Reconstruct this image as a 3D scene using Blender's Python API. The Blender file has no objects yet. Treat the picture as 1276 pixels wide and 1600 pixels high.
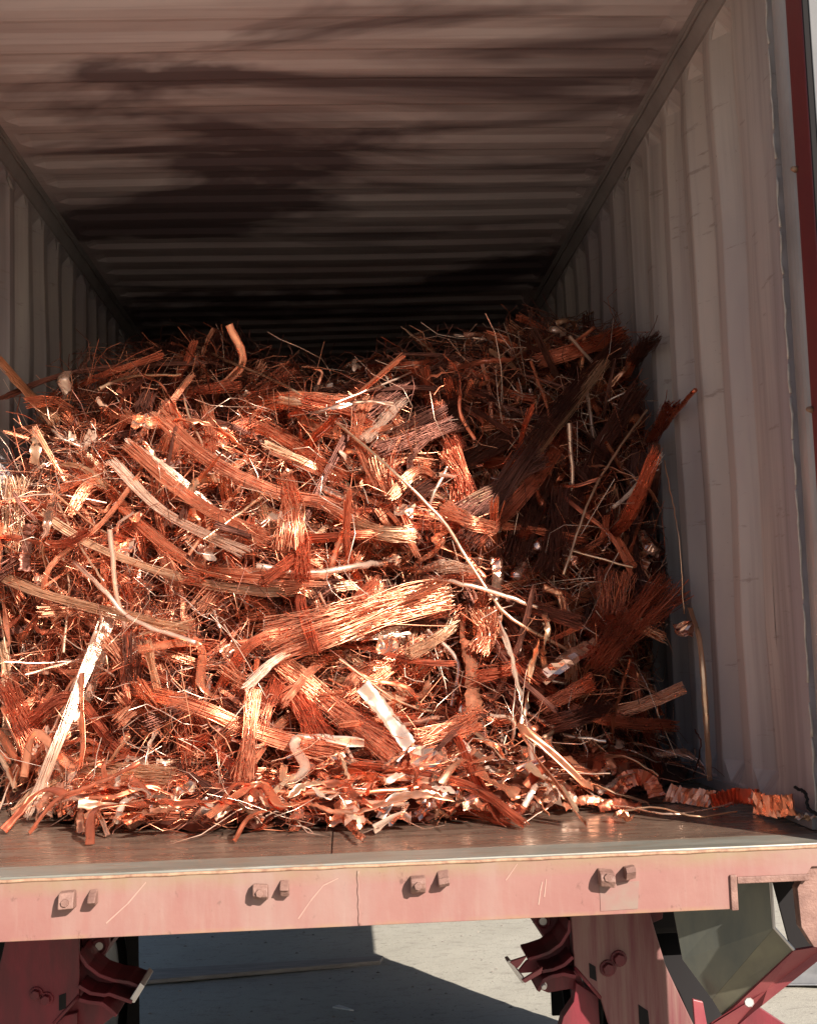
import bpy, math, random
import numpy as np
from mathutils import Vector, Matrix

rng = np.random.default_rng(11)
random.seed(5)
scene = bpy.context.scene
COL = scene.collection

# ------------------------------------------------------------------ camera
F = 1.25                      # height of the container floor above the ground
CAM = np.array([0.034, -2.947, F + 0.511])
YAW, PITCH, ROLL, FPX = 0.0530, 0.0956, -0.0333, 1991.0
PW, PH = 1276.0, 1600.0
fw = np.array([math.sin(YAW)*math.cos(PITCH), math.cos(YAW)*math.cos(PITCH), math.sin(PITCH)])
rt = np.array([math.cos(YAW), -math.sin(YAW), 0.0])
up = np.cross(rt, fw)
rt, up = math.cos(ROLL)*rt + math.sin(ROLL)*up, -math.sin(ROLL)*rt + math.cos(ROLL)*up
cd = bpy.data.cameras.new('camera')
cd.sensor_fit = 'HORIZONTAL'; cd.sensor_width = 36.0
cd.lens = 36.0*FPX/PW
cd.clip_start = 0.05; cd.clip_end = 3000
cam = bpy.data.objects.new('camera', cd); COL.objects.link(cam)
M = Matrix.Identity(4)
for i in range(3):
    M[i][0] = rt[i]; M[i][1] = up[i]; M[i][2] = -fw[i]; M[i][3] = CAM[i]
cam.matrix_world = M
scene.camera = cam

# ------------------------------------------------------------------ sky, sun, exposure
AZ, EL = math.radians(31.0), math.radians(28.0)
world = bpy.data.worlds.new('World'); scene.world = world
world.use_nodes = True
wn = world.node_tree
bg = wn.nodes['Background']
sky = wn.nodes.new('ShaderNodeTexSky'); sky.sky_type = 'NISHITA'; sky.sun_disc = False
sky.sun_elevation = EL; sky.sun_rotation = math.pi - AZ
sky.air_density = 1.0; sky.dust_density = 1.2; sky.ozone_density = 1.6
wn.links.new(sky.outputs[0], bg.inputs[0]); bg.inputs[1].default_value = 0.055
sd = bpy.data.lights.new('sun', 'SUN'); sd.energy = 5.0; sd.angle = math.radians(0.5); sd.color = (1.0, 0.94, 0.86)
sun = bpy.data.objects.new('sun', sd); COL.objects.link(sun)
to_sun = Vector((math.sin(AZ)*math.cos(EL), -math.cos(AZ)*math.cos(EL), math.sin(EL)))
sun.rotation_euler = to_sun.to_track_quat('Z', 'Y').to_euler(); sun.location = to_sun*30
vs = scene.view_settings
vs.view_transform = 'Standard'; vs.look = 'None'; vs.exposure = 1.08; vs.gamma = 1.0; vs.use_curve_mapping = False
scene.cycles.max_bounces = 10; scene.cycles.diffuse_bounces = 3; scene.cycles.glossy_bounces = 5
scene.cycles.use_denoising = True
scene.cycles.sample_clamp_indirect = 8.0

# ------------------------------------------------------------------ pixel helpers (photograph pixels give directions only)
def ray(px, py):
    d = fw*FPX + rt*(px-PW/2) - up*(py-PH/2)
    return d/np.linalg.norm(d)
def on_y(px, py, y):
    d = ray(px, py); t = (y-CAM[1])/d[1]
    return CAM + d*t
def on_z(px, py, z):
    d = ray(px, py); t = (z-CAM[2])/d[2]
    return CAM + d*t

# ------------------------------------------------------------------ material helpers
class NT:
    def __init__(s, name):
        m = bpy.data.materials.new(name); m.use_nodes = True
        s.m = m; s.t = m.node_tree; s.b = s.t.nodes['Principled BSDF']
    def n(s, typ, **kw):
        n = s.t.nodes.new(typ)
        for k, v in kw.items():
            if k.startswith('i_'):
                key = k[2:]
                n.inputs[int(key) if key.isdigit() else key].default_value = v
            else: setattr(n, k, v)
        return n
    def l(s, a, b): s.t.links.new(a, b)
    def coord(s, scale=(1,1,1), loc=(0,0,0), rot=(0,0,0), kind='Object'):
        c = s.n('ShaderNodeTexCoord'); m = s.n('ShaderNodeMapping')
        m.inputs['Scale'].default_value = scale; m.inputs['Location'].default_value = loc; m.inputs['Rotation'].default_value = rot
        s.l(c.outputs[kind], m.inputs[0]); return m.outputs[0]
    def noise(s, scale, detail=4, rough=.55, vec=None, dist=0.0):
        n = s.n('ShaderNodeTexNoise'); n.inputs['Scale'].default_value = scale; n.inputs['Detail'].default_value = detail
        n.inputs['Roughness'].default_value = rough; n.inputs['Distortion'].default_value = dist
        if vec is not None: s.l(vec, n.inputs['Vector'])
        return n.outputs['Fac']
    def ramp(s, fac, stops):
        r = s.n('ShaderNodeValToRGB'); e = r.color_ramp.elements
        while len(e) < len(stops): e.new(.5)
        for q, (p, c) in zip(e, stops):
            q.position = p; q.color = (c, c, c, 1) if not hasattr(c, '__len__') else (*c, 1)
        s.l(fac, r.inputs[0]); return r.outputs[0]
    def mix(s, fac, a, b, mode='MIX'):
        m = s.n('ShaderNodeMix', data_type='RGBA', blend_type=mode)
        for sock, v in ((m.inputs[0], fac), (m.inputs[6], a), (m.inputs[7], b)):
            if isinstance(v, bpy.types.NodeSocket): s.l(v, sock)
            elif hasattr(v, '__len__'): sock.default_value = (*v, 1)
            else: sock.default_value = v
        return m.outputs[2]
    def math(s, op, a, b=0.0):
        m = s.n('ShaderNodeMath', operation=op)
        for sock, v in zip(m.inputs, (a, b)):
            if isinstance(v, bpy.types.NodeSocket): s.l(v, sock)
            else: sock.default_value = v
        return m.outputs[0]
    def bump(s, h, strength=.3, dist=.002):
        b = s.n('ShaderNodeBump'); b.inputs['Strength'].default_value = strength; b.inputs['Distance'].default_value = dist
        s.l(h, b.inputs['Height']); s.l(b.outputs[0], s.b.inputs['Normal'])
    def done(s, col=None, rough=.5, metal=0.0, spec=None):
        for key, v in (('Base Color', col), ('Roughness', rough), ('Metallic', metal)):
            if v is None: continue
            if isinstance(v, bpy.types.NodeSocket): s.l(v, s.b.inputs[key])
            elif hasattr(v, '__len__'): s.b.inputs[key].default_value = (*v, 1)
            else: s.b.inputs[key].default_value = v
        if spec is not None: s.b.inputs['Specular IOR Level'].default_value = spec
        return s.m

def copper_mat(name, ca, cb, oxide, ox_amt, rough=(.24, .48), metal=.85):
    t = NT(name)
    at = t.n('ShaderNodeAttribute', attribute_name='var'); oi = t.n('ShaderNodeObjectInfo')
    v = t.math('FRACT', t.math('ADD', at.outputs['Fac'], t.math('MULTIPLY', oi.outputs['Random'], .45)))
    base = t.mix(v, ca, cb)
    geo = t.n('ShaderNodeNewGeometry')
    nz = t.noise(7, 3, .6, geo.outputs['Position'])
    ox = t.math('MULTIPLY', t.ramp(nz, [(.42, 0.0), (.66, 1.0)]), ox_amt)
    col = t.mix(ox, base, oxide)
    nz2 = t.noise(34, 2, .5, geo.outputs['Position'])
    r = t.n('ShaderNodeMapRange'); t.l(nz2, r.inputs[0]); r.inputs[1].default_value = .3; r.inputs[2].default_value = .7
    r.inputs[3].default_value = rough[0]; r.inputs[4].default_value = rough[1]
    return t.done(col, r.outputs[0], metal)

MT = {}
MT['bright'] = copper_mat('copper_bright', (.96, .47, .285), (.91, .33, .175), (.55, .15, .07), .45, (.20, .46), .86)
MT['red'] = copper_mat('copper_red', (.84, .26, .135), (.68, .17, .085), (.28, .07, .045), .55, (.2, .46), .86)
MT['brown'] = copper_mat('copper_brown', (.32, .12, .08), (.20, .075, .052), (.09, .036, .028), .6, (.32, .55), .8)  # oxidised copper; also paints the shade on crest and right side
MT['tan'] = copper_mat('copper_tan', (.90, .60, .40), (.82, .48, .29), (.55, .28, .16), .45, (.26, .46))
MT['pale'] = copper_mat('copper_pale', (.95, .70, .55), (.90, .58, .42), (.66, .36, .22), .35, (.2, .42), .75)
MT['foil'] = copper_mat('copper_foil', (.95, .60, .46), (.92, .50, .34), (.66, .30, .17), .35, (.10, .32), .95)

def wall_mat(name, base, stain, dark, side):
    t = NT(name)
    p = t.coord(kind='Object')
    n1 = t.noise(1.3, 5, .6, t.coord((1, 1.2, .35)))
    n2 = t.noise(5, 4, .6, t.coord((.6, 2.6, .10)))
    c = t.mix(t.ramp(n1, [(.35, 0.), (.62, 1.)]), base, stain)
    c = t.mix(t.ramp(n2, [(.46, 0.), (.72, .62)]), c, dark)
    n5 = t.noise(7, 5, .7, t.coord((1, .7, 5.0), (2, 5, 1)))
    c = t.mix(t.ramp(n5, [(.62, 0.), (.68, .5)]), c, (.20, .15, .13))
    n3 = t.noise(60, 3, .7, p)
    c = t.mix(t.ramp(n3, [(.68, 0.), (.76, .45)]), c, (.10, .055, .035))
    t.bump(t.noise(5, 3, .5, p), .25, .01)
    return t.done(c, .55, 0.0, .35)
MT['wall'] = wall_mat('wall_paint', (.485, .42, .38), (.33, .275, .28), (.15, .12, .118), 1)

def roof_mat():
    t = NT('roof_paint')
    n1 = t.noise(1.15, 5, .55, t.coord((.55, 1.5, 1), (3.1, 1.9, 0)), .6)
    n2 = t.noise(2.3, 4, .6, t.coord((.4, 1.6, 1), (7.7, 0, 0)))
    n3 = t.noise(6, 4, .6, t.coord((.25, 9, 1)))
    c = t.mix(t.ramp(n2, [(.4, 0.), (.68, .8)]), (.51, .425, .405), (.36, .262, .25))
    c = t.mix(t.ramp(n3, [(.5, 0.), (.75, .4)]), c, (.27, .19, .175))
    c = t.mix(t.ramp(n1, [(.485, 0.), (.58, .9)]), c, (.095, .062, .065))
    t.bump(t.noise(4, 3, .5, t.coord()), .2, .012)
    return t.done(c, .6, 0.0, .3)
MT['roof'] = roof_mat()
def plain(name, col, rough=.5, metal=0., col2=None, scale=8, stretch=(1,1,1), spec=None, bump=0.0):
    t = NT(name)
    c = col
    if col2 is not None:
        c = t.mix(t.ramp(t.noise(scale, 5, .6, t.coord(stretch)), [(.38, 0.), (.68, 1.)]), col, col2)
    if bump: t.bump(t.noise(scale*6, 4, .6, t.coord(stretch)), bump, .002)
    return t.done(c, rough, metal, spec)
def sill_mat():
    t = NT('sill_faded_red_paint')
    n1 = t.noise(3, 5, .6, t.coord((1, 1, 1.0)))
    n2 = t.noise(16, 4, .65, t.coord((3.0, 1, .35)))
    c = t.mix(t.ramp(n1, [(.35, 0.), (.7, 1.)]), (.225, .094, .079), (.255, .126, .103))
    c = t.mix(t.ramp(n2, [(.52, 0.), (.8, .5)]), c, (.27, .17, .135))
    # rust bleeding from the upper weld and the lower lip
    sp = t.n('ShaderNodeSeparateXYZ'); t.l(t.coord(), sp.inputs[0])
    edge = t.n('ShaderNodeMapRange'); t.l(sp.outputs[2], edge.inputs[0])
    edge.inputs[1].default_value = F-.050; edge.inputs[2].default_value = F-.014
    wob = t.math('MULTIPLY', edge.outputs[0], t.ramp(t.noise(5, 5, .65, t.coord((1.4, 1, 4))), [(.28, .15), (.62, 1.)]))
    c = t.mix(wob, c, (.22, .15, .085))
    low = t.n('ShaderNodeMapRange'); t.l(sp.outputs[2], low.inputs[0])
    low.inputs[1].default_value = F-.128; low.inputs[2].default_value = F-.139
    c = t.mix(t.math('MULTIPLY', low.outputs[0], t.ramp(t.noise(12, 4, .6, t.coord()), [(.4, 0.), (.6, .8)])), c, (.26, .15, .08))
    n3 = t.noise(30, 4, .7, t.coord((1, 1, .7)))
    c = t.mix(t.ramp(n3, [(.62, 0.), (.70, .7)]), c, (.12, .055, .042))
    n4 = t.noise(2.2, 5, .65, t.coord((2.2, 1, .5), (3, 0, 1)))
    c = t.mix(t.ramp(n4, [(.50, 0.), (.66, .55)]), c, (.265, .175, .145))
    t.bump(t.noise(24, 4, .6, t.coord()), .3, .003)
    return t.done(c, .5, 0., .4)
MT['sill'] = sill_mat()
MT['rail'] = plain('rail_paint', (.30, .26, .24), .6, 0., (.19, .155, .145), 2.5, (1, 1, 1), .3)
def plate_mat():
    t = NT('worn_threshold_steel')
    n = t.noise(6, 6, .65, t.coord((.6, 5, 1)))
    c = t.mix(t.ramp(n, [(.34, 0.), (.64, 1.)]), (.17, .16, .13), (.27, .255, .215))
    n2 = t.noise(9, 5, .7, t.coord((1.2, 9, 1), (4, 2, 0)))
    c = t.mix(t.ramp(n2, [(.52, 0.), (.7, .9)]), c, (.22, .13, .075))
    t.bump(t.noise(40, 4, .6, t.coord((.4, 3, 1))), .4, .002)
    return t.done(c, .45, .25, .4)
MT['plate'] = plate_mat()
def floor_mat():
    t = NT('worn_plywood')
    n = t.noise(4, 6, .6, t.coord((.6, 5, 1)))
    c = t.mix(t.ramp(n, [(.3, 0.), (.7, 1.)]), (.085, .05, .036), (.17, .11, .078))
    n2 = t.noise(14, 5, .7, t.coord((1, 5, 1)))
    c = t.mix(t.ramp(n2, [(.56, 0.), (.75, .8)]), c, (.30, .21, .14))
    r = t.n('ShaderNodeMapRange'); t.l(t.noise(7, 4, .6, t.coord((.8, 3, 1), (9, 0, 0))), r.inputs[0])
    r.inputs[1].default_value = .35; r.inputs[2].default_value = .65; r.inputs[3].default_value = .16; r.inputs[4].default_value = .42
    t.bump(t.noise(30, 4, .6, t.coord((.5, 4, 1))), .25, .002)
    return t.done(c, r.outputs[0], 0., .6)
MT['floor'] = floor_mat()
def ground_mat():
    t = NT('dusty_concrete')
    n = t.noise(.9, 7, .62, t.coord())
    c = t.mix(t.ramp(n, [(.34, 0.), (.68, 1.)]), (.40, .37, .31), (.34, .31, .255))
    n2 = t.noise(9, 6, .7, t.coord((1, 2.2, 1)))
    c = t.mix(t.ramp(n2, [(.52, 0.), (.72, .75)]), c, (.235, .205, .175))
    n3 = t.noise(38, 3, .6, t.coord((1, 2, 1)))
    c = t.mix(t.ramp(n3, [(.64, 0.), (.70, .8)]), c, (.06, .052, .048))
    t.bump(t.noise(60, 6, .7, t.coord()), .4, .008)
    return t.done(c, .9, 0., .2)
MT['ground'] = ground_mat()
MT['chassis'] = plain('chassis_red_paint', (.15, .015, .022), .5, 0., (.06, .014, .015), 4, (3, 3, .8), .35, .5)
MT['chassis_pale'] = plain('chassis_scraped_paint', (.175, .085, .072), .5, 0., (.12, .022, .028), 5, (9, 1, .55), .4, .15)
MT['flange'] = plain('flange_faded_sunlit_red', (.26, .06, .06), .45, 0., (.20, .03, .04), 7)
MT['olive'] = plain('olive_grey_steel', (.135, .13, .10), .36, .3, (.085, .09, .08), 5, (2, 2, .6), .5, .1)
MT['edge'] = plain('bare_steel_sunlit_edge', (.55, .50, .46), .35, .4)
MT['rust'] = plain('rusty_forged_steel', (.40, .24, .15), .65, .1, (.22, .11, .07), 40, (1,1,1), .35, .5)
MT['pink'] = plain('lug_paint', (.245, .135, .105), .6, 0., (.14, .07, .055), 26, (1,1,1), .3, 1.0)
MT['seal'] = plain('white_sealant', (.52, .43, .37), .6, 0., (.36, .29, .25), 30)
MT['post_grey'] = plain('post_grey_paint', (.42, .39, .375), .33, .15, (.28, .25, .24), 4, (1, 1, .5), .5, .1)
MT['post_red'] = plain('post_dark_red_paint', (.19, .030, .030), .4, 0., (.13, .026, .028), 3, (1, 1, .6), .45)
MT['pale_strip'] = plain('chalky_white_paint', (.13, .125, .125), .8, 0., (.10, .095, .095), 6)
MT['dark'] = plain('dark_rubber_and_shade', (.018, .016, .016), .95, 0., None, 8, (1, 1, 1), .08)  # black rubber; also stands in for shade in slots, casting hole and box
MT['greypaint'] = plain('grey_paint_patch', (.205, .135, .105), .5, 0., (.225, .10, .085), 14)
MT['scratch'] = plain('bare_scratch', (.36, .21, .165), .5)
MT['blue'] = plain('blue_plastic', (.06, .09, .22), .5, 0., (.04, .06, .16), 20)
MT['greymetal'] = plain('galvanised_steel', (.23, .225, .23), .4, .5, (.16, .16, .17), 10)
MT['joint'] = plain('weathered_joint', (.30, .25, .21), .85, 0., (.20, .165, .14), 6, (1, 8, 8))
MT['whitepaper'] = plain('pale_scrap', (.6, .57, .52), .7)

# ------------------------------------------------------------------ mesh helpers
def mesh_np(name, v, f, mat, var=None, smooth=True):
    me = bpy.data.meshes.new(name)
    v = np.asarray(v, np.float32); f = np.asarray(f, np.int32)
    me.vertices.add(len(v)); me.vertices.foreach_set('co', v.ravel())
    k = f.shape[1]
    me.loops.add(f.size); me.loops.foreach_set('vertex_index', f.ravel())
    me.polygons.add(len(f)); me.polygons.foreach_set('loop_start', np.arange(0, f.size, k, dtype=np.int32))
    try: me.polygons.foreach_set('loop_total', np.full(len(f), k, np.int32))
    except Exception: pass
    me.update(calc_edges=True)
    me.polygons.foreach_set('use_smooth', np.full(len(f), smooth))
    if var is not None:
        a = me.attributes.new('var', 'FLOAT', 'POINT'); a.data.foreach_set('value', np.asarray(var, np.float32))
    if mat: me.materials.append(MT[mat])
    return me
def link(name, me, parent=None, label=None, cat=None, group=None, kind=None, loc=None):
    o = bpy.data.objects.new(name, me); COL.objects.link(o)
    if loc is not None: o.location = loc
    if parent is not None: o.parent = parent
    if label: o['label'] = label
    if cat: o['category'] = cat
    if group: o['group'] = group
    if kind: o['kind'] = kind
    return o
def empty(name, label, cat, loc=(0,0,0), group=None):
    return link(name, None, None, label, cat, group, None, loc)
class MB:
    """collects simple solids and links them as one mesh"""
    def __init__(s): s.v = []; s.f = []
    def add(s, v, f):
        b = len(s.v); s.v += [tuple(p) for p in v]; s.f += [tuple(b+i for i in q) for q in f]; return s
    def box(s, a, b):
        x0, y0, z0 = a; x1, y1, z1 = b
        return s.add([(x0,y0,z0),(x1,y0,z0),(x1,y1,z0),(x0,y1,z0),(x0,y0,z1),(x1,y0,z1),(x1,y1,z1),(x0,y1,z1)],
                     [(0,3,2,1),(4,5,6,7),(0,1,5,4),(1,2,6,5),(2,3,7,6),(3,0,4,7)])
    def prism(s, poly, off):
        n = len(poly); off = np.asarray(off, float)
        v = [np.asarray(p, float) for p in poly]; v += [p+off for p in v]
        f = [tuple(range(n))[::-1], tuple(range(n, 2*n))] + [(i, (i+1) % n, n+(i+1) % n, n+i) for i in range(n)]
        return s.add(v, f)
    def tube(s, pts, r, k=10, cap=True):
        pts = [np.asarray(p, float) for p in pts]; n = len(pts); rs = r if hasattr(r, '__len__') else [r]*n
        ref = np.array([.3, .2, .93]); v = []
        for i in range(n):
            t = pts[min(i+1, n-1)]-pts[max(i-1, 0)]; t /= np.linalg.norm(t)
            a = np.cross(t, ref); a /= np.linalg.norm(a); b = np.cross(t, a)
            v += [pts[i]+rs[i]*(math.cos(2*math.pi*j/k)*a+math.sin(2*math.pi*j/k)*b) for j in range(k)]
        f = [(i*k+j, i*k+(j+1) % k, (i+1)*k+(j+1) % k, (i+1)*k+j) for i in range(n-1) for j in range(k)]
        if cap: f += [tuple(range(k))[::-1], tuple(range((n-1)*k, n*k))]
        return s.add(v, f)
    def link(s, name, mat, parent=None, bevel=0.0, seg=2, smooth=False, **kw):
        me = bpy.data.meshes.new(name); me.from_pydata([tuple(map(float, p)) for p in s.v], [], s.f); me.update()
        import bmesh
        bm = bmesh.new(); bm.from_mesh(me); bmesh.ops.recalc_face_normals(bm, faces=bm.faces); bm.to_mesh(me); bm.free()
        me.materials.append(MT[mat])
        if smooth: me.polygons.foreach_set('use_smooth', [True]*len(me.polygons))
        o = link(name, me, parent, **kw)
        if bevel:
            m = o.modifiers.new('bevel', 'BEVEL'); m.width = bevel; m.segments = seg; m.limit_method = 'ANGLE'
        return o

# ------------------------------------------------------------------ the ground
HW = 1.175; LEN = 11.9; HI = 2.345
n = 110
gx = np.concatenate([[-900, -200, -40, -12], np.linspace(-5, 5, n), [12, 40, 200, 900]])
gy = np.concatenate([[-600, -100, -20, -6], np.linspace(-2, 9, n), [14, 40, 200, 1500]])
X, Y = np.meshgrid(gx, gy); NX = len(gx)
zz = .012*np.sin(X*2.1+1)*np.sin(Y*1.7) + rng.normal(0, .0025, X.shape)
zz[(np.abs(X) > 5.5) | (Y < -3) | (Y > 10)] = 0
idx = (np.arange(len(gy)-1)[:, None]*NX + np.arange(NX-1)[None]).ravel()
link('ground', mesh_np('ground', np.stack([X, Y, zz], -1).reshape(-1, 3), np.stack([idx, idx+1, idx+NX+1, idx+NX], 1), 'ground'), kind='structure')

# ------------------------------------------------------------------ the shipping container
ct = empty('shipping_container', 'grey-walled steel shipping container with open end and faded red rear sill, filled with copper scrap', 'shipping container', (0, 0, F))
def cpart(mb, name, mat, parent=None, **kw):
    p = parent or ct
    base = np.array(ct.location)
    if parent is not None: base = np.array(ct.location) + np.array(parent.location)
    mb.v = [tuple(np.asarray(q, float)-base) for q in mb.v]
    return mb.link(name, mat, p, **kw)
# materials that use world heights read object coordinates, so keep those parts' coordinates in a frame with F added
def trap(u, pitch, flat):
    """0..1 trapezoid wave"""
    s = (u/pitch) % 1.0; sl = (1-2*flat)/2
    return np.where(s < flat, 0., np.where(s < flat+sl, (s-flat)/sl, np.where(s < 2*flat+sl, 1., 1-(s-2*flat-sl)/sl)))
def corr_ys(y0, y1, pitch, flat):
    sl = (1-2*flat)/2; out = [y0]
    k = math.floor(y0/pitch)
    while k*pitch < y1:
        for q in (0, flat, flat+sl, 2*flat+sl):
            for e in (-.05, .05):
                yy = (k+q+e*sl)*pitch
                if y0 < yy < y1: out.append(yy)
        k += 1
    return np.array(out+[y1])
# side walls: sheets 1.1 m long welded in a row
for side in (1, -1):
    ys0 = .39
    k = 0
    while ys0 < LEN-.05:
        ys1 = min(ys0+.278*5, LEN)
        yy = corr_ys(ys0-.39+1e-4, ys1-.39-1e-4, .278, .252)+.39
        prof = .046*trap(yy-.39, .278, .252)
        zsx = np.array([.0, .04, .10, .5, .9, 1.3, 1.7, 2.1, HI-.10, HI-.055])
        fade = np.array([0, 0, 1, 1, 1, 1, 1, 1, 1, .0])
        V = []; 
        for z, fa in zip(zsx, fade):
            for y, p in zip(yy, prof):
                wob = .004*math.sin(y*5.3+z*3.1)+.003*math.sin(z*7.7+y*1.9) if 0 < fa else 0
                V.append((side*(HW+.002+p*(fa if fa else 0)+wob), y, z))
        ny = len(yy); nv = len(V)
        V += [(x+side*.003, y, z) for x, y, z in V]
        Fc = []
        for i in range(len(zsx)-1):
            for j in range(ny-1):
                a = i*ny+j; q = (a, a+1, a+ny+1, a+ny)
                Fc.append(q); Fc.append(tuple(nv+t for t in q[::-1]))
        for j in range(ny-1):
            Fc.append((j, j+1, nv+j+1, nv+j)); t = (len(zsx)-1)*ny+j; Fc.append((t, t+1, nv+t+1, nv+t))
        me = mesh_np('side_panel', V, Fc, 'wall', smooth=False)
        link('side_panel', me, ct)
        ys0 = ys1
    # flat end panel beside the rear post, with the sealant bead
    mb = MB(); mb.box((side*(HW-.001), .175, F), (side*(HW+.03), .3895, F+HI-.055)); cpart(mb, 'end_panel', 'wall')
    # sealant bead, broken and wandering
    z = .03
    while z < HI-.12:
        ln = random.uniform(.05, .28); nn = max(3, int(ln/.02)); mb = MB()
        amp = random.uniform(.002, .006)
        mb.tube([(side*(HW-.002), .172+amp*math.sin(q*1.3+z*40)+random.uniform(-.0015, .0015), F+z+ln*q/nn) for q in range(nn+1)],
                [.0022+.0016*random.random() for q in range(nn+1)], 6)
        cpart(mb, 'sealant_bead', 'seal', smooth=True)
        z += ln + random.choice([.004, .012, .05])
    # rounded grey inner post (J section)
    mb = MB(); poly = []
    for q in range(13):
        a = math.pi*q/12
        poly.append((side*(HW+.022-.026*math.sin(a)), .108-.052*math.cos(a), F-.0))
    poly += [(side*(HW+.04), .165, F), (side*(HW+.04), .05, F)]
    mb.prism(poly, (0, 0, HI-.02)); cpart(mb, 'inner_post', 'post_grey')
    mb = MB(); mb.box((side*(HW+.004), -.045, F-.01), (side*(HW+.034), .055, F+HI+.08)); cpart(mb, 'corner_post', 'post_red', bevel=.004)
    mb = MB(); mb.box((side*(HW+.006), -.052, F-.01), (side*(HW+.020), -.0455, F+HI+.08)); cpart(mb, 'dark_post_strip', 'dark', bevel=.002)  # near-black strip along the post's front edge
    mb = MB(); mb.box((side*(HW+.0205), -.056, F-.01), (side*(HW+.075), -.0455, F+HI+.08)); cpart(mb, 'pale_post_strip', 'pale_strip', bevel=.002)  # pale strip standing in for an unidentified sliver beside the post
    mb = MB(); mb.box((side*(HW+.0345), .0, F-.01), (side*(HW+.044), .16, F+HI+.08)); cpart(mb, 'outer_post', 'post_red', bevel=.003)
    for hz in (.25, 1.02, 1.62, 2.12):
        mb = MB(); mb.tube([(side*(HW+.002), .046, F+hz), (side*(HW-.010), .040, F+hz)], [.009, .006], 8); cpart(mb, 'rivet', 'rust', smooth=True)
    # top rail
    mb = MB(); mb.prism([(side*(HW-.028), .18, F+HI-.010), (side*(HW-.006), .18, F+HI-.055), (side*(HW+.03), .18, F+HI-.055), (side*(HW+.03), .18, F+HI-.001), (side*(HW-.05), .18, F+HI-.001)], (0, LEN-.18, 0)); cpart(mb, 'top_rail', 'rail')
    mb = MB(); mb.tube([(side*(HW-.034), y, F+HI-.010+.002*math.sin(y*21)) for y in np.arange(.2, LEN, .12)], .006, 6); cpart(mb, 'weld_seam', 'rail', smooth=True)
    # lower rail
    mb = MB(); mb.box((side*(HW-.012), .18, F+.0005), (side*(HW+.0015), LEN, F+.035)); cpart(mb, 'bottom_rail', 'rail', bevel=.003)
    mb = MB(); mb.box((side*(HW+.004), .17, F-.14), (side*(HW+.044), LEN, F-.001)); cpart(mb, 'side_sill', 'sill')
    # lashing rings under the top rail
    for ry in (1.66, 4.0, 6.4):
        mb = MB(); c = np.array((side*(HW-.03), ry, F+HI-.135))
        mb.tube([c+.022*np.array((.35*side*math.cos(a), math.sin(a), math.cos(a))) for a in np.linspace(0, 2*math.pi, 15)], .006, 6, False); cpart(mb, 'lashing_ring', 'rail', smooth=True)
# roof sheets with stamped cross ribs
y0 = .16
while y0 < LEN-.1:
    y1 = min(y0+.209*5, LEN)
    yy = corr_ys(y0+1e-4, y1-1e-4, .209, .30)
    prof = .014*trap(yy, .209, .30)
    xs = np.array([-HW-.02, -1.10, -1.06, -.6, -.2, .2, .6, 1.06, 1.10, HW+.02]); ex = np.array([0, 0, 1, 1, 1, 1, 1, 1, 0, 0])
    V = [(x, y, HI+p*e+.004*math.sin(x*2.6+y*1.3)*e) for x, e in zip(xs, ex) for y, p in zip(yy, prof)]
    ny = len(yy); nv = len(V); V += [(x, y, z+.003) for x, y, z in V]; Fc = []
    for i in range(len(xs)-1):
        for j in range(ny-1):
            a = i*ny+j; q = (a, a+1, a+ny+1, a+ny); Fc.append(q); Fc.append(tuple(nv+t for t in q[::-1]))
    link('roof_panel', mesh_np('roof_panel', V, Fc, 'roof', smooth=False), ct)
    y0 = y1
mb = MB(); mb.box((-HW-.044, -.001, F+2.285), (HW+.044, .158, F+HI+.1)); cpart(mb, 'header', 'rail', bevel=.004)
mb = MB(); mb.box((-HW-.04, LEN, F-.14), (HW+.04, LEN+.04, F+HI)); cpart(mb, 'end_wall', 'wall')
# floor sheets
xb = [-HW, -.02, HW]
y0 = .144; row = 0
while y0 < LEN-.1:
    y1 = min(y0+2.4, LEN)
    cuts = [-HW+.001, -.012 if row % 2 == 0 else -.5, HW-.001] if row % 2 == 0 else [-HW+.001, -.5, .5, HW-.001]
    for a, b in zip(cuts[:-1], cuts[1:]):
        mb = MB(); mb.box((a+.0015, y0+.0015, F-.028), (b-.0015, y1-.0015, F-.001)); cpart(mb, 'floor_board', 'floor', bevel=.002)
    y0 = y1; row += 1
# underside cross members
for yy in np.arange(.5, LEN, .33):
    mb = MB(); mb.box((-HW, yy, F-.14), (HW, yy+.05, F-.029)); cpart(mb, 'cross_member', 'chassis')
# rear sill with the notch for the corner casting
bx = lambda px, py: on_y(px, py, 0.0)
xn0 = bx(1147, 1395)[0]; xn1 = bx(1258, 1350)[0]; zt = F-.006; zb = F-.1395; zn = bx(1190, 1372)[2]
poly = [(-HW-.044, 0, zt), (HW+.044, 0, zt), (HW+.044, 0, zn+.02), (xn1+.014, 0, zn+.02), (xn1, 0, zn), (xn0, 0, zn), (xn0, 0, zb), (-HW-.044, 0, zb)]
mb = MB(); mb.prism(poly, (0, .009, 0))
sill = link('rear_sill', None, ct)
sm = mb.link('sill_face', 'sill', sill, bevel=.0015)
for v in sm.data.vertices: pass
sm.location = (0, 0, -F)
def spart(mb, name, mat, **kw):
    o = mb.link(name, mat, sill, **kw); o.location = (0, 0, -F); return o
mb = MB(); mb.box((-HW-.04, .0095, F-.013), (HW+.04, .143, F-.0005)); spart(mb, 'threshold_plate', 'plate', bevel=.003)
mb = MB(); mb.box((-HW-.03, .0095, zb), (xn0-.004, .10, F-.0135)); spart(mb, 'sill_web', 'chassis')
mb = MB(); mb.box((xn0-.010, -.007, zb-.002), (xn0+.006, .07, zn+.010)); spart(mb, 'notch_flange', 'pink', bevel=.002)
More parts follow.
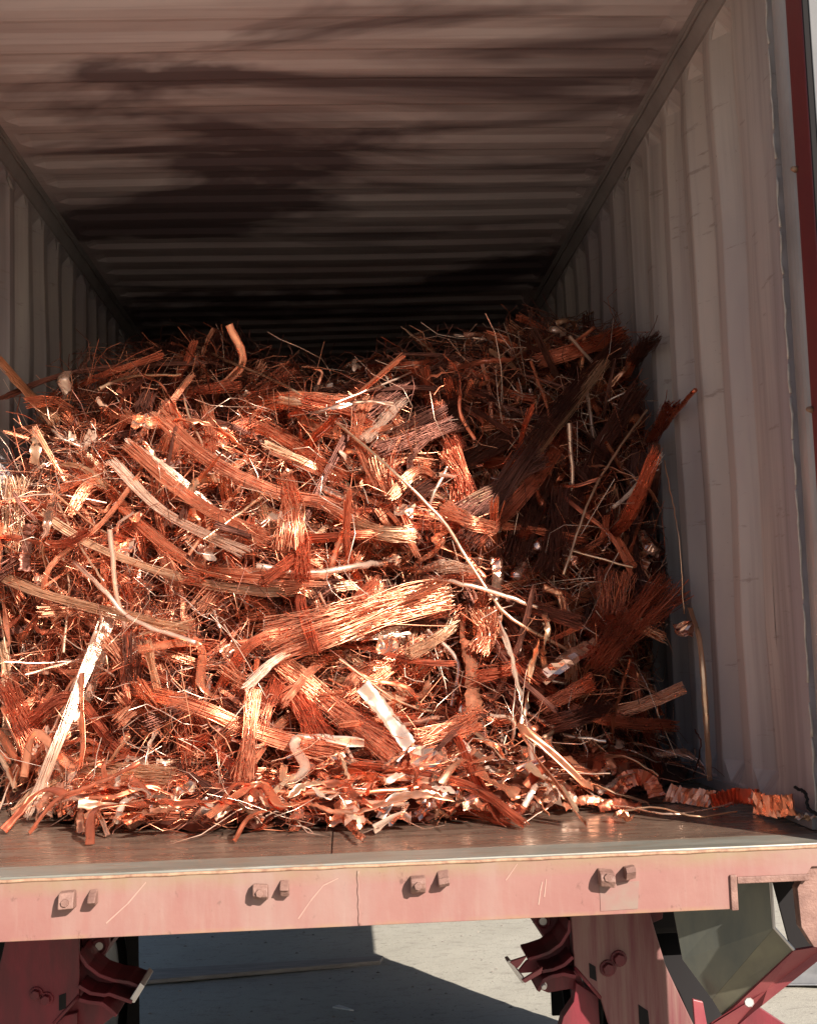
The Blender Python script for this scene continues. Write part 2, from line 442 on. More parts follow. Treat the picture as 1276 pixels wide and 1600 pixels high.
mb = MB(); mb.box((xn0+.0065, -.007, zn-.010), (xn1+.006, .07, zn+.005)); spart(mb, 'notch_flange', 'pink', bevel=.002)
# weld between plate and face
mb = MB(); mb.tube([(x, .001+.0006*math.sin(x*37), F-.008+.0006*math.sin(x*53)) for x in np.arange(-HW, HW, .03)], .0042, 6); spart(mb, 'weld_seam', 'rust', smooth=True)
mb = MB(); xw = bx(560, 1400)[0]; mb.tube([(xw+.001*math.sin(z*200), 0.0, z) for z in np.arange(zb+.002, F-.014, .008)], .003, 6); spart(mb, 'weld_seam', 'sill', smooth=True)
def cam_keeper(px, py, gap, w2):
    c = bx(px, py); x, z = c[0], c[2]
    def hull(px_, dx, top, bot, dep):
        # cross-section in the y-z plane, extruded along x
        pr = [(px_, .0, top), (px_, -dep*.75, top-.004), (px_, -dep, top-.014), (px_, -dep, bot+.012), (px_, -dep*.7, bot+.002), (px_, .0, bot)]
        J = rng.normal(0, .003, (len(pr), 3)); pr = [(a_[0], a_[1]+(j_[1] if a_[1] < 0 else 0), a_[2]+j_[2]) for a_, j_ in zip(pr, J)]
        return pr, (dx, rng.normal(0, .004), rng.normal(0, .003))
    root = link('cam_keeper', None, sill); root.location = (0, 0, -F)
    a, b = hull(x-.040, .034, z+.019, z-.021, .036); m1 = MB(); m1.prism(a, b); m1.link('lug', 'pink', root, bevel=.003, seg=2)
    a, b = hull(x-.006+gap, w2*.85, z+.018, z-.013, .036); m2 = MB(); m2.prism(a, b); m2.link('lug', 'pink', root, bevel=.003, seg=2)
    m4 = MB(); m4.tube([(x-.024, -.035, z-.002), (x-.024, -.043, z-.002)], [.010, .009], 6); m4.link('bolt_head', 'pink', root, bevel=.001)
cam_keeper(124, 1404, .030, .022); cam_keeper(424, 1389, .026, .024); cam_keeper(668, 1378, .028, .030); cam_keeper(960, 1365, .026, .026)
def face_strip(name, mat, pts, w, y=-.0012):
    mb = MB(); P = [bx(*p) for p in pts]
    for a, b in zip(P[:-1], P[1:]):
        d = b-a; nrm = np.array([-d[2], 0, d[0]]); nrm /= np.linalg.norm(nrm)
        mb.prism([a+nrm*w/2+[0, y, 0], b+nrm*w/3+[0, y, 0], b-nrm*w/3+[0, y, 0], a-nrm*w/2+[0, y, 0]], (0, .001, 0))
    spart(mb, name, mat)
face_strip('scratch', 'scratch', [(166, 1443), (200, 1412), (228, 1379)], .0028)
face_strip('scratch', 'scratch', [(466, 1436), (485, 1408), (505, 1384), (528, 1373)], .0024)
face_strip('scratch', 'scratch', [(841, 1414), (844, 1392), (847, 1378)], .003)
face_strip('scratch', 'scratch', [(850, 1402), (853, 1374)], .0026)
face_strip('scratch', 'scratch', [(790, 1376), (808, 1350)], .002)
P = [bx(*q) for q in ((936, 1380), (998, 1377), (996, 1420), (938, 1424))]
mb = MB(); mb.prism([p+[0, -.0015, 0] for p in P], (0, .001, 0)); spart(mb, 'paint_patch', 'greypaint')
# corner casting
c0 = bx(1252, 1350); mb = MB()
xa = xn1-.018
mb.prism([(xa+.03, 0, zn+.019), (xn1+.013, 0, zn+.0195), (HW+.043, 0, zn+.0195), (HW+.043, 0, F-.26), (xa+.03, 0, F-.235), (xa+.004, 0, F-.19), (xa, 0, zn-.03)], (0, .035, 0))
cc = mb.link('corner_casting', 'pink', ct, bevel=.008); cc.location = (0, 0.012, -F)
mb = MB(); mb.box((xa+.05, .008, F-.21), (HW+.02, .02, F-.13)); h = mb.link('casting_hole', 'dark', cc, bevel=.02, seg=4)

# ------------------------------------------------------------------ the trailer chassis under the container
ch = empty('trailer_chassis', 'dark red steel trailer chassis with bolted end plates carrying the container', 'trailer chassis', (0, 0, 0))
def pp(pts, d): return [on_y(x, y, d) for x, y in pts]
def chpart(name, mat, pts, d, th, parent=None, bevel=.002, **kw):
    mb = MB(); mb.prism(pp(pts, d), (0, th, 0)); return mb.link(name, mat, parent or ch, bevel=bevel, **kw)
def bolt(px, py, d, r=.016, parent=None, mat='chassis'):
    c = on_y(px, py, d); mb = MB()
    mb.tube([c, c+[0, -.006, 0]], [r*1.35, r*1.3], 16); mb.tube([c+[0, -.006, 0], c+[0, -.022, 0]], [r, r*.92], 6)
    return mb.link('bolt', mat, parent or ch, bevel=.0015)
def ribbon_plate(name, mat, top, d, depth, th, parent=None):
    """a bent plate: outline run in pixels at y=d, going back by depth"""
    mb = MB(); P = pp(top, d); n = len(P); v = []
    for i, p in enumerate(P):
        t = P[min(i+1, n-1)]-P[max(i-1, 0)]; nr = np.array([-t[2], 0, t[0]]); nr /= np.linalg.norm(nr)
        v += [p, p+[0, depth, 0], p+[0, depth, 0]-nr*th, p-nr*th]
    f = []
    for i in range(n-1):
        for j in range(4): f.append((i*4+j, i*4+(j+1) % 4, i*4+4+(j+1) % 4, i*4+4+j))
    f += [(3, 2, 1, 0), tuple((n-1)*4+j for j in range(4))]
    mb.add(v, f); return mb.link(name, mat, parent or ch, bevel=.0015)
ZT = F-.142
def topz(p, z=ZT): return np.array([p[0], p[1], z])
# left end plate
D1 = .60
def endplate(poly, d, mat, top_n):
    P = pp(poly, d)
    for i in top_n: P[i] = topz(P[i])
    mb = MB(); mb.prism(P, (0, .016, 0)); return mb.link('end_plate', mat, ch, bevel=.003)
ep = endplate([(26, 1470), (123, 1465), (124, 1556), (84, 1600), (40, 1660), (-60, 1680), (-22, 1600)], D1, 'chassis', (0, 1))
bolt(57, 1553, D1, .014, ep); bolt(73, 1561, D1, .014, ep)
for q in ([(92, 1556), (103, 1552), (103, 1576), (92, 1580)],):
    mb = MB(); mb.prism(pp(q, D1-.0015), (0, .001, 0)); mb.link('slot', 'dark', ep)
# right end plate
er = endplate([(890, 1427), (996, 1421), (1040, 1510), (1092, 1620), (1010, 1680), (950, 1600), (938, 1560), (897, 1512)], D1, 'chassis_pale', (0, 1))
bolt(949, 1513, D1, .017, er); bolt(966, 1498, D1, .017, er)
for q in ([(920, 1505), (930, 1511), (932, 1534), (921, 1528)], [(997, 1570), (1012, 1580), (1015, 1610), (999, 1608)]):
    mb = MB(); mb.prism(pp(q, D1-.0015), (0, .001, 0)); mb.link('slot', 'dark', er)
# weld along lower edge of the plates
mb = MB(); mb.tube(pp([(897, 1512), (915, 1533), (938, 1560)], D1), .005, 6); mb.link('weld_seam', 'chassis', er, smooth=True)
mb = MB(); mb.tube(pp([(124, 1556), (104, 1578), (84, 1600)], D1), .005, 6); mb.link('weld_seam', 'chassis', ep, smooth=True)
# longitudinal main beams behind the plates
for a, b in ((26, 118), (902, 985)):
    p0 = on_y(a, 1480, D1+.03); p1 = on_y(b, 1480, D1+.03)
    mb = MB()
    zb0 = F-.42
    mb.box((p0[0]+.01, D1+.0165, zb0), (p0[0]+.022, 11.0, ZT)); mb.link('beam_web', 'chassis', ch)
    mb = MB(); mb.box((p0[0]-.03, D1+.0165, zb0-.016), (p1[0]-.01, 11.0, zb0-.0005)); mb.link('beam_flange', 'chassis', ch)
# lug with hole, both sides
def lug(pts, hole, d):
    P = pp(pts, d); P = [topz(p) if i in (0, len(P)-1) else p for i, p in enumerate(P)]
    mb = MB(); mb.prism(P, (0, .02, 0)); o = mb.link('lug_plate', 'chassis', ch, bevel=.002)
    c = on_y(*hole, d); mb = MB(); mb.tube([c+[0, -.002, 0], c+[0, .0215, 0]], .011, 12); mb.link('pin', 'edge', o)
    mb = MB(); mb.tube([c+.019*np.array([math.cos(a), 0, math.sin(a)])+[0, -.002, 0] for a in np.linspace(0, 2*math.pi, 17)], .003, 6, False); mb.link('ring', 'chassis', o)
lug([(128, 1466), (128, 1516), (150, 1512), (165, 1490), (171, 1476), (169, 1464)], (155, 1479), .76)
lug([(884, 1428), (884, 1478), (858, 1474), (842, 1452), (834, 1440), (838, 1426)], (848, 1440), .76)
# left curved gussets and foot
ribbon_plate('gusset_plate', 'chassis', [(124, 1488), (138, 1508), (156, 1522), (178, 1530), (200, 1533), (219, 1540)], 0.610, .15, .010)
ribbon_plate('gusset_plate', 'chassis', [(124, 1539), (142, 1550), (164, 1553), (170, 1551), (190, 1558), (207, 1564)], 0.580, .15, .010)
ribbon_plate('gusset_plate', 'chassis', [(124, 1560), (140, 1564), (160, 1566), (172, 1575), (184, 1586)], 0.570, .13, .010)
chpart('gusset_web', 'chassis', [(125, 1492), (138, 1511), (156, 1525), (178, 1533), (210, 1542), (200, 1562), (170, 1556), (142, 1553), (125, 1542)], 0.680, .012)
chpart('gusset_web', 'chassis', [(125, 1543), (142, 1554), (168, 1556), (190, 1564), (176, 1590), (150, 1610), (100, 1610), (104, 1584)], 0.670, .012)
ft = chpart('foot_pad', 'edge', [(219, 1536), (226, 1542), (210, 1568), (200, 1566)], 0.585, .16)
chpart('lower_bracket', 'chassis', [(84, 1605), (100, 1588), (120, 1583), (122, 1640), (84, 1640)], 0.640, .05)
# right curved gussets and foot
ribbon_plate('gusset_plate', 'chassis', [(888, 1438), (886, 1455), (874, 1474), (856, 1487), (836, 1494), (824, 1497)][::-1], 0.610, .15, .010)
ribbon_plate('gusset_plate', 'chassis', [(893, 1494), (880, 1506), (864, 1513), (846, 1516)][::-1], 0.580, .15, .010)
ribbon_plate('gusset_plate', 'chassis', [(900, 1524), (880, 1520), (860, 1524), (848, 1530), (838, 1548)][::-1], 0.570, .13, .010)
chpart('gusset_web', 'chassis', [(888, 1442), (884, 1460), (873, 1478), (856, 1490), (822, 1502), (806, 1522), (846, 1519), (866, 1516), (882, 1508), (892, 1498)], 0.680, .012)
chpart('gusset_web', 'chassis', [(892, 1500), (880, 1510), (848, 1520), (840, 1545), (856, 1552), (890, 1546), (920, 1556), (905, 1524)], 0.670, .012)
chpart('foot_cheek', 'flange', [(793, 1504), (824, 1494), (812, 1510), (808, 1514)], 0.585, .012)  # paler red paints the sunlight on the foot cheeks
chpart('foot_cheek', 'flange', [(815, 1532), (848, 1511), (846, 1522), (820, 1537)], 0.575, .012)
chpart('foot_pad', 'edge', [(791, 1503), (796, 1501), (822, 1534), (816, 1538)], 0.585, .05)
chpart('lower_bracket', 'chassis', [(900, 1536), (934, 1558), (938, 1620), (872, 1620), (880, 1590), (896, 1566)], 0.640, .05)
bolt(848, 1540, .58, .008, None, 'edge')
# bolster behind the right plate: bent olive box with a red flange
A = pp([(1196, 1340), (1203, 1375), (1209, 1450), (1240, 1485)], .13)
B = pp([(1030, 1380), (1040, 1425), (1066, 1500), (1112, 1562), (1130, 1592)], .30)
mb = MB(); th = np.array([.004, .010, .003])
def quadplate(q, th, name, mat, parent):
    m = MB(); q = [np.asarray(p, float) for p in q]
    nr = np.cross(q[1]-q[0], q[2]-q[0]); nr /= np.linalg.norm(nr)
    if nr[1] < 0: nr = -nr
    m.prism(q, nr*th); return m.link(name, mat, parent, bevel=.001)
bo = link('bolster', None, ch)
v5 = [topz(A[1], F-.06), A[2], B[3], B[2], topz(B[1], F-.06)]
mb = MB(); mb.add(v5+[p+np.array([.002, .012, 0]) for p in v5], [(0, 1, 3), (1, 2, 3), (0, 3, 4), (5, 8, 6), (6, 8, 7), (5, 9, 8), (0, 1, 6, 5), (1, 2, 7, 6), (2, 3, 8, 7), (3, 4, 9, 8), (4, 0, 5, 9)])
mb.link('box_plate', 'olive', bo)
MT['olive_lighter'] = plain('lighter_olive_steel', (.17, .155, .105), .4, .3, (.11, .10, .075), 8)  # slightly lighter olive for the lower bevel
quadplate([A[2], A[3], B[4], B[3]], .008, 'box_plate', 'olive_lighter', bo)
mb = MB(); mb.tube([topz(A[1], F-.06), A[2], A[3]], .004, 6); mb.link('sunlit_edge', 'edge', bo)  # pale tube painting the sunlit rim of the plate
Fl = pp([(1240, 1486), (1290, 1478), (1290, 1492), (1190, 1570), (1150, 1600), (1108, 1602), (1128, 1592)], .125)
Fl[4:] = pp([(1150, 1602), (1108, 1604), (1128, 1592)], .29); Fl[3] = on_y(1190, 1572, .22)
def fan(P, name, mat, parent, th=.01):
    m = MB(); c = sum(P)/len(P); n = len(P)
    v = [c]+P; v += [p+np.array([0, th, .002]) for p in v]
    f = [(0, 1+i, 1+(i+1) % n) for i in range(n)]+[(n+1, n+2+(i+1) % n, n+2+i) for i in range(n)]+[(1+i, 1+(i+1) % n, n+2+(i+1) % n, n+2+i) for i in range(n)]
    m.add(v, f); return m.link(name, mat, parent)
fan(Fl, 'bottom_flange', 'flange', bo)
mb = MB(); mb.tube([on_y(1170, 1567, .18), on_y(1170, 1567, .165)], [.012, .010], 8); mb.link('bolt', 'edge', bo)
mb = MB(); mb.prism(pp([(1206, 1372), (1300, 1372), (1300, 1490), (1236, 1486)], .40), (0, .01, 0)); mb.link('shade_plate', 'dark', bo)  # near-black sheet painting the shaded inside of the box
chpart('clamp_block', 'chassis', [(1000, 1421), (1036, 1419), (1035, 1436), (1012, 1446)], .64, .05)
chpart('stay_plate', 'flange', [(1082, 1562), (1098, 1566), (1106, 1610), (1086, 1610)], .27, .012)
chpart('stay_plate', 'chassis', [(1150, 1605), (1186, 1574), (1240, 1610), (1220, 1640), (1150, 1640)], .30, .012)
# wheels of the rear axle, added and placed for the shadow they cast
for wy in (1.22, 2.08):
    for wx in (1.02, -1.02):
        prof = [(.25, .0), (.28, .0), (.38, .02), (.412, .05), (.42, .09), (.42, .21), (.412, .25), (.38, .28), (.28, .30)]
        k = 28; v = []; f = []
        for r, w in prof:
            for j in range(k):
                a = 2*math.pi*j/k; v.append((wx-.15+w, wy+r*math.cos(a), .42+r*math.sin(a)))
        for i in range(len(prof)-1):
            for j in range(k): f.append((i*k+j, i*k+(j+1) % k, (i+1)*k+(j+1) % k, (i+1)*k+j))
        wh = link('wheel', None, ch)
        MB().add(v, f).link('tyre', 'dark', wh, smooth=True)
        MB().tube([(wx-.12, wy, .42), (wx+.12, wy, .42)], .26, 24).link('rim', 'greymetal', wh)

for sx in (1, -1):  # added box and flap that block sun for the ground shadow's edge
    MB().box((min(sx*.86, sx*1.17), .80, .87), (max(sx*.86, sx*1.17), 2.55, F-.145)).link('shadow_box', 'dark', ch, bevel=.02)
    MB().box((min(sx*.86, sx*1.19), 2.56, .14), (max(sx*.86, sx*1.19), 2.575, F-.145)).link('shadow_flap', 'dark', ch, bevel=.004)

# ------------------------------------------------------------------ small things on the ground
a, b = on_z(205, 1528, .02), on_z(592, 1500, .02)
d = (b-a)/np.linalg.norm(b-a); nr = np.array([-d[1], d[0], 0])
mb = MB(); pts = []
mb.prism([a-nr*.11-[0,0,.014], b-nr*.05-[0,0,.014], b+nr*.05+d*.03-[0,0,.014], a+nr*.12-[0,0,.014]], (0, 0, .022))
mb.link('joint_band', 'joint', bevel=.004, label='weathered timber plank lying flat on the concrete under the container', cat='band')  # flat strip standing in for a joint line in the concrete
nd = 320; dx = rng.uniform(-1.6, 2.2, nd); dy = rng.uniform(2.2, 7.5, nd); ds = rng.uniform(.004, .013, nd)*(1+(rng.random(nd) < .06)*1.2)
dv = rng.normal(0, 1, (nd, 6, 3)); dv /= np.linalg.norm(dv, axis=2, keepdims=True); dv *= np.array([1, 1, .45]); dv[:, 5] = [0, 0, .6]
base5 = np.array([[math.cos(q*1.2566), math.sin(q*1.2566), 0] for q in range(5)])
dv[:, :5] = base5+rng.normal(0, .22, (nd, 5, 3))*[1, 1, .2]; an = rng.uniform(.4, 1, nd)
V = dv*ds[:, None, None]*np.stack([np.ones(nd), an, np.ones(nd)], 1)[:, None]+np.stack([dx, dy, np.full(nd, .006)], 1)[:, None]
fd = np.array([[i*6+j, i*6+(j+1) % 5, i*6+5] for i in range(nd) for j in range(5)])
MT['chips'] = plain('dark_grit', (.10, .088, .08), .9, 0., (.26, .22, .18), 3)
link('grit', mesh_np('grit', V.reshape(-1, 3), fd, 'chips', smooth=False), None, 'dark grit and small chips scattered over the concrete', 'grit', None, 'stuff')
c = on_z(536, 1578, .012)
mb = MB(); mb.prism([c+np.array(q) for q in ((-.05, .035, 0), (-.02, .05, .004), (.05, -.03, .0), (.03, -.045, .006))], (0, 0, .006))
mb.link('litter_scrap', 'whitepaper', label='small pale scrap of litter on the shaded concrete', cat='litter')
c = on_z(1215, 1545, .0)
gm = empty('steel_channel', 'grey bent steel channel lying on the ground behind the bolster', 'steel channel', tuple(c))
for nm, poly, off in (('channel_web', [(-.16, 0, .02), (.5, -.12, .02), (.5, -.12, .03), (-.16, 0, .03)], (.05, .3, 0)),
                      ('channel_side', [(-.16, 0, .03), (.5, -.12, .03), (.5, -.12, .15), (-.12, 0, .11)], (.002, .012, 0)),
                      ('channel_side', [(-.11, .3, .03), (.55, .18, .03), (.55, .18, .15), (-.07, .3, .11)], (.002, .012, 0))):
    MB().prism([np.array(p) for p in poly], off).link(nm, 'greymetal', gm, bevel=.003)
c = on_z(1208, 1532, .0); v = []
mb = MB(); mb.tube([c+[0, .5, 0], c+[.02, .5, .10], c+[.0, .52, .22], c+[.04, .52, .27]], [.09, .10, .07, .03], 9)
mb.link('plastic_sack', 'blue', label='crumpled blue plastic sack on the ground behind the steel channel', cat='sack', smooth=True)

# ================================================================== the copper heap
def interp(x, xs, ys): return np.interp(x, xs, ys)
def lump(x, h):
    return (.05*np.sin(3.1*x+1.7*h+.6)+.055*np.sin(5.7*x-4.3*h+2.1)+.06*np.sin(10.1*x+8.9*h)+.055*np.sin(17.*x-13.*h+1.)+.045*np.sin(23*x+29*h))
def hmax(x):
    return interp(x, [-1.175, -1.05, -.95, -.8, -.6, -.4, -.2, .1, .45, .7, .9, 1.05, 1.175],
                  [.98, 1.12, 1.42, 1.58, 1.66, 1.55, 1.49, 1.48, 1.51, 1.60, 1.70, 1.72, 1.58])
def D(x, h):
    x = np.asarray(x, float); h = np.asarray(h, float)
    p = interp(h, [0, .03, .07, .14, .3, .8, 1.1, 1.35, 1.55, 1.75, 1.95], [.45, .55, .70, .84, .95, 1.12, 1.33, 1.55, 1.85, 2.25, 2.9])
    s = np.clip((np.abs(x)-.30)/.875, 0, 1)**1.7
    al = interp(h, [0, .15, .8, 1.2, 1.7], [.92, .76, .56, .30, -.1])
    ar = interp(h, [0, .15, .8, 1.3, 1.7], [.72, .80, .58, .16, -.18])
    return p + np.where(x < 0, al, ar)*s + lump(x, h)*np.clip(h*4, .2, 1)
def nrm(x, h):
    e = .02
    n_ = np.array([(D(x+e, h)-D(x-e, h))/(2*e), -1.0, (D(x, h+e)-D(x, max(h-e, 0)))/(e+min(h, e))])
    return n_/np.linalg.norm(n_)
def hit(px, py):
    """where the sight line through a photograph pixel meets the heap or the floor"""
    d = ray(px, py); t = np.arange(2.9, 7.5, .006)
    P = CAM+d*t[:, None]; h = P[:, 2]-F
    ok = ((P[:, 1] >= D(P[:, 0], h)) & (h <= hmax(P[:, 0])+.1)) | (h <= .012) | (np.abs(P[:, 0]) >= 1.155)
    if ok.any(): return P[np.argmax(ok)]
    return on_y(px, py, 2.35)
LIM = 1.163
def keep(v):
    v[:, 0] = np.clip(v[:, 0], -LIM, LIM); v[:, 2] = np.maximum(v[:, 2], F+.002)
    return v
def spline(P, m):
    P = np.asarray(P, float); n = len(P)
    if n == 2: return P[0]+(P[1]-P[0])*np.linspace(0, 1, m)[:, None]
    Q = np.vstack([2*P[0]-P[1], P, 2*P[-1]-P[-2]])
    L = np.concatenate([[0], np.cumsum(np.linalg.norm(np.diff(P, axis=0), axis=1))]); L /= L[-1]
    out = []
    for s in np.linspace(0, 1, m):
        i = min(max(np.searchsorted(L, s, 'right')-1, 0), n-2); u = (s-L[i])/max(L[i+1]-L[i], 1e-9)
        p0, p1, p2, p3 = Q[i], Q[i+1], Q[i+2], Q[i+3]
        out.append(.5*((2*p1)+(-p0+p2)*u+(2*p0-5*p1+4*p2-p3)*u*u+(-p0+3*p1-3*p2+p3)*u**3))
    return np.array(out)
def tubes(paths, rad, sides=4):
    """paths n,m,3; rad n or n,m -> verts, quads, strand index per vert"""
    n, m, _ = paths.shape
    t = np.gradient(paths, axis=1); t /= np.linalg.norm(t, axis=2, keepdims=True)+1e-9
    ref = np.array([.37, .21, .90]); a = np.cross(t, ref); a /= np.linalg.norm(a, axis=2, keepdims=True)+1e-9; b = np.cross(t, a)
    rad = np.asarray(rad, float); rad = np.broadcast_to(rad.reshape(n, -1, 1), (n, m, 1))
    ang = 2*np.pi*np.arange(sides)/sides
    V = paths[:, :, None, :]+rad[..., None]*(np.cos(ang)[None, None, :, None]*a[:, :, None, :]+np.sin(ang)[None, None, :, None]*b[:, :, None, :])
    base = (np.arange(n)[:, None, None]*m+np.arange(m-1)[None, :, None])*sides
    j = np.arange(sides)[None, None, :]; j2 = (j+1) % sides
    f = np.stack([base+j, base+j2, base+sides+j2, base+sides+j], -1).reshape(-1, 4)
    si = np.repeat(np.arange(n), m*sides)
    return V.reshape(-1, 3), f, si
def frame_along(C, nrm_hint):
    t = np.gradient(C, axis=0); t /= np.linalg.norm(t, axis=1, keepdims=True)+1e-9
    w = np.cross(t, nrm_hint); w /= np.linalg.norm(w, axis=1, keepdims=True)+1e-9
    return t, w, np.cross(w, t)
def bundle_geo(P, w, nst=34, nh=(0, -1, .4), fray=(.2, .6), flat=.5, r=.0017, m=12, twist=.5, stray=.12, sides=4, seed=None):
    g = rng
    C = spline(P, m); t, wv, nv = frame_along(C, np.asarray(nh, float))
    L = np.linalg.norm(np.diff(C, axis=0), axis=1).sum()
    ang = g.uniform(0, 2*np.pi, nst); rr = np.sqrt(g.uniform(.05, 1, nst))
    s0 = g.uniform(0, .07, nst); s1 = 1-g.uniform(0, .07, nst)
    q = np.linspace(0, 1, m); S = s0[:, None]+(s1-s0)[:, None]*q[None]
    idx = S*(m-1); i0 = np.clip(idx.astype(int), 0, m-2); u = (idx-i0)[..., None]
    base = C[i0]*(1-u)+C[i0+1]*u; Wv = wv[i0]*(1-u)+wv[i0+1]*u; Nv = nv[i0]*(1-u)+nv[i0+1]*u
    spread = 1+fray[0]*(1-S)**3+fray[1]*S**3-.15*np.sin(np.pi*S)
    A = ang[:, None]+twist*(S-.5)*2+.25*np.sin(S*g.uniform(2, 7, nst)[:, None]+g.uniform(0, 6, nst)[:, None])
    ow = np.cos(A)*rr[:, None]*w/2*spread; on = np.sin(A)*rr[:, None]*w/2*flat*spread
    st = (g.random(nst) < stray)[:, None]
    k1, k2 = g.normal(0, 1, (2, nst, 1))
    ow = ow+st*k1*w*.9*(S-.3)**2; on = on+st*np.abs(k2)*w*.9*(S-.3)**2
    wob = g.normal(0, .0018, (nst, m)); wob = (wob+np.roll(wob, 1, 1))/2
    kx, ky = g.uniform(3, 10, (2, nst, 1)); px_, py_ = g.uniform(0, 6.3, (2, nst, 1)); am = w*g.uniform(.02, .16, (nst, 1))
    ow = ow+am*np.sin(kx*S+px_); on = on+am*np.sin(ky*S+py_)
    path = base+Wv*(ow+wob)[..., None]+Nv*on[..., None]
    V, f, si = tubes(path, r*g.uniform(.7, 1.1, nst)*(1+(g.random(nst) < .12)*.7), sides)
    return V, f, (g.random(nst)*.55)[si]
def rod_geo(P, w, m=22, sides=8, wob=.001):
    C = spline(P, m); C = C+rng.normal(0, wob, C.shape)
    rr = np.full((1, m), w/2)*(1+rng.normal(0, .05, (1, m)))
    V, f, si = tubes(C[None], rr, sides); n = len(V)
    caps = []
    V = np.vstack([V, C[:1], C[-1:]])
    for j in range(sides):
        caps.append((n, (j+1) % sides, j, j)); e = (m-1)*sides; caps.append((n+1, e+j, e+(j+1) % sides, e+(j+1) % sides))
    return V, f, np.full(len(V), rng.random()*.55), [c[:3] for c in caps]
def strip_geo(P, w, nh=(0, -1, .4), m=26, crinkle=.004, roll=0.0, ridges=0.0, th=.0009, a0=None):
    C = spline(P, m); t, wv, nv = frame_along(C, np.asarray(nh, float))
    s = np.linspace(0, 1, m); a = roll*(s-.3)+rng.normal(0, .5)*.5+.35*np.sin(s*rng.uniform(3, 9)+rng.uniform(0, 6))
    if a0 is not None: a = np.full(m, a0)+.12*np.sin(s*5)
    W = np.cos(a)[:, None]*wv+np.sin(a)[:, None]*nv; N = -np.sin(a)[:, None]*wv+np.cos(a)[:, None]*nv
    ww = w/2*(1+rng.normal(0, .08, m)); cols = 4
    off = rng.normal(0, crinkle, (m, cols))
    if ridges: off = off+(ridges*((np.arange(m) % 2)*2-1))[:, None]
    V = []
    for k in range(cols):
        u = -1+2*k/(cols-1); V.append(C+W*(u*ww)[:, None]+N*off[:, k:k+1])
    top = np.stack(V, 1); bot = top-N[:, None, :]*th*2
    V = np.concatenate([top.reshape(-1, 3), bot.reshape(-1, 3)]); nb = m*cols; f = []
    for i in range(m-1):
        for k in range(cols-1):
            q = i*cols+k; f.append((q, q+1, q+cols+1, q+cols)); f.append((nb+q, nb+q+cols, nb+q+cols+1, nb+q+1))
        for k in (0, cols-1):
            q = i*cols+k; f.append((q, q+cols, nb+q+cols, nb+q))
    return V, np.array(f), np.full(len(V), rng.random()*.55)
def foil_geo(c, a, b, n_, k=8, crum=.005, th=.0005):
    u, v = np.meshgrid(np.linspace(-.5, .5, k), np.linspace(-.5, .5, k))
    u = u+rng.normal(0, .035, u.shape); v = v+rng.normal(0, .035, v.shape)
    cv = rng.normal(0, .02)
    sz = np.linalg.norm(a); p1, p2, p3 = rng.uniform(0, 6, 3); f1, f2 = rng.uniform(3, 9, 2)
    z = rng.normal(0, crum*.5, u.shape)+sz*(.16*np.sin(u*f1+p1)+.13*np.sin(v*f2+u*3+p2)+.22*np.abs(u*math.cos(p3)+v*math.sin(p3)))
    top = c+u[..., None]*a+v[..., None]*b+z[..., None]*n_
    bot = top-n_*th*2; V = np.concatenate([top.reshape(-1, 3), bot.reshape(-1, 3)]); nb = k*k; f = []
    for i in range(k-1):
        for j in range(k-1):
            q = i*k+j; f.append((q, q+1, q+k+1, q+k)); f.append((nb+q, nb+q+k, nb+q+k+1, nb+q+1))
    return V, np.array(f), np.full(len(V), rng.random()*.55)

def emit(name, geo, mat, label, cat, group=None, smooth=True):
    V, f, var = geo[:3]
    V = keep(np.array(V)); c = V.mean(0); c[2] = V[:, 2].min()
    if len(geo) == 4:
        f = [tuple(int(i) for i in q) for q in f]+[tuple(int(i) for i in q) for q in geo[3]]
        me = bpy.data.meshes.new(name); me.from_pydata([tuple(map(float, p)) for p in V-c], [], f); me.update()
        me.polygons.foreach_set('use_smooth', [True]*len(me.polygons))
        a = me.attributes.new('var', 'FLOAT', 'POINT'); a.data.foreach_set('value', np.asarray(var, np.float32)); me.materials.append(MT[mat])
    else:
        me = mesh_np(name, V-c, f, mat, var, smooth)
    return link(name, me, None, label, cat, group, loc=tuple(c))
def pxpath(pts, lift):
    out = []
    for i, q in enumerate(pts):
        p = hit(q[0], q[1]); L = q[2] if len(q) > 2 else lift
        out.append(p-ray(q[0], q[1])*(L+.03))
    return smooth_depth(out, pts)
def smooth_depth(out, pts):
    # a stiff piece bridges the hollows under it: even out the distances along it
    out = np.array(out); y = out[:, 1].copy()
    if len(y) > 2:
        for _ in range(2): y[1:-1] = np.minimum(y[1:-1], (y[:-2]+y[2:])/2+.02)
    res = []
    for q, yy in zip(pts, y): res.append(on_y(q[0], q[1], yy))
    return np.array(res)
SC = 1/455.0      # metres per photograph pixel at the heap's distance, for widths only

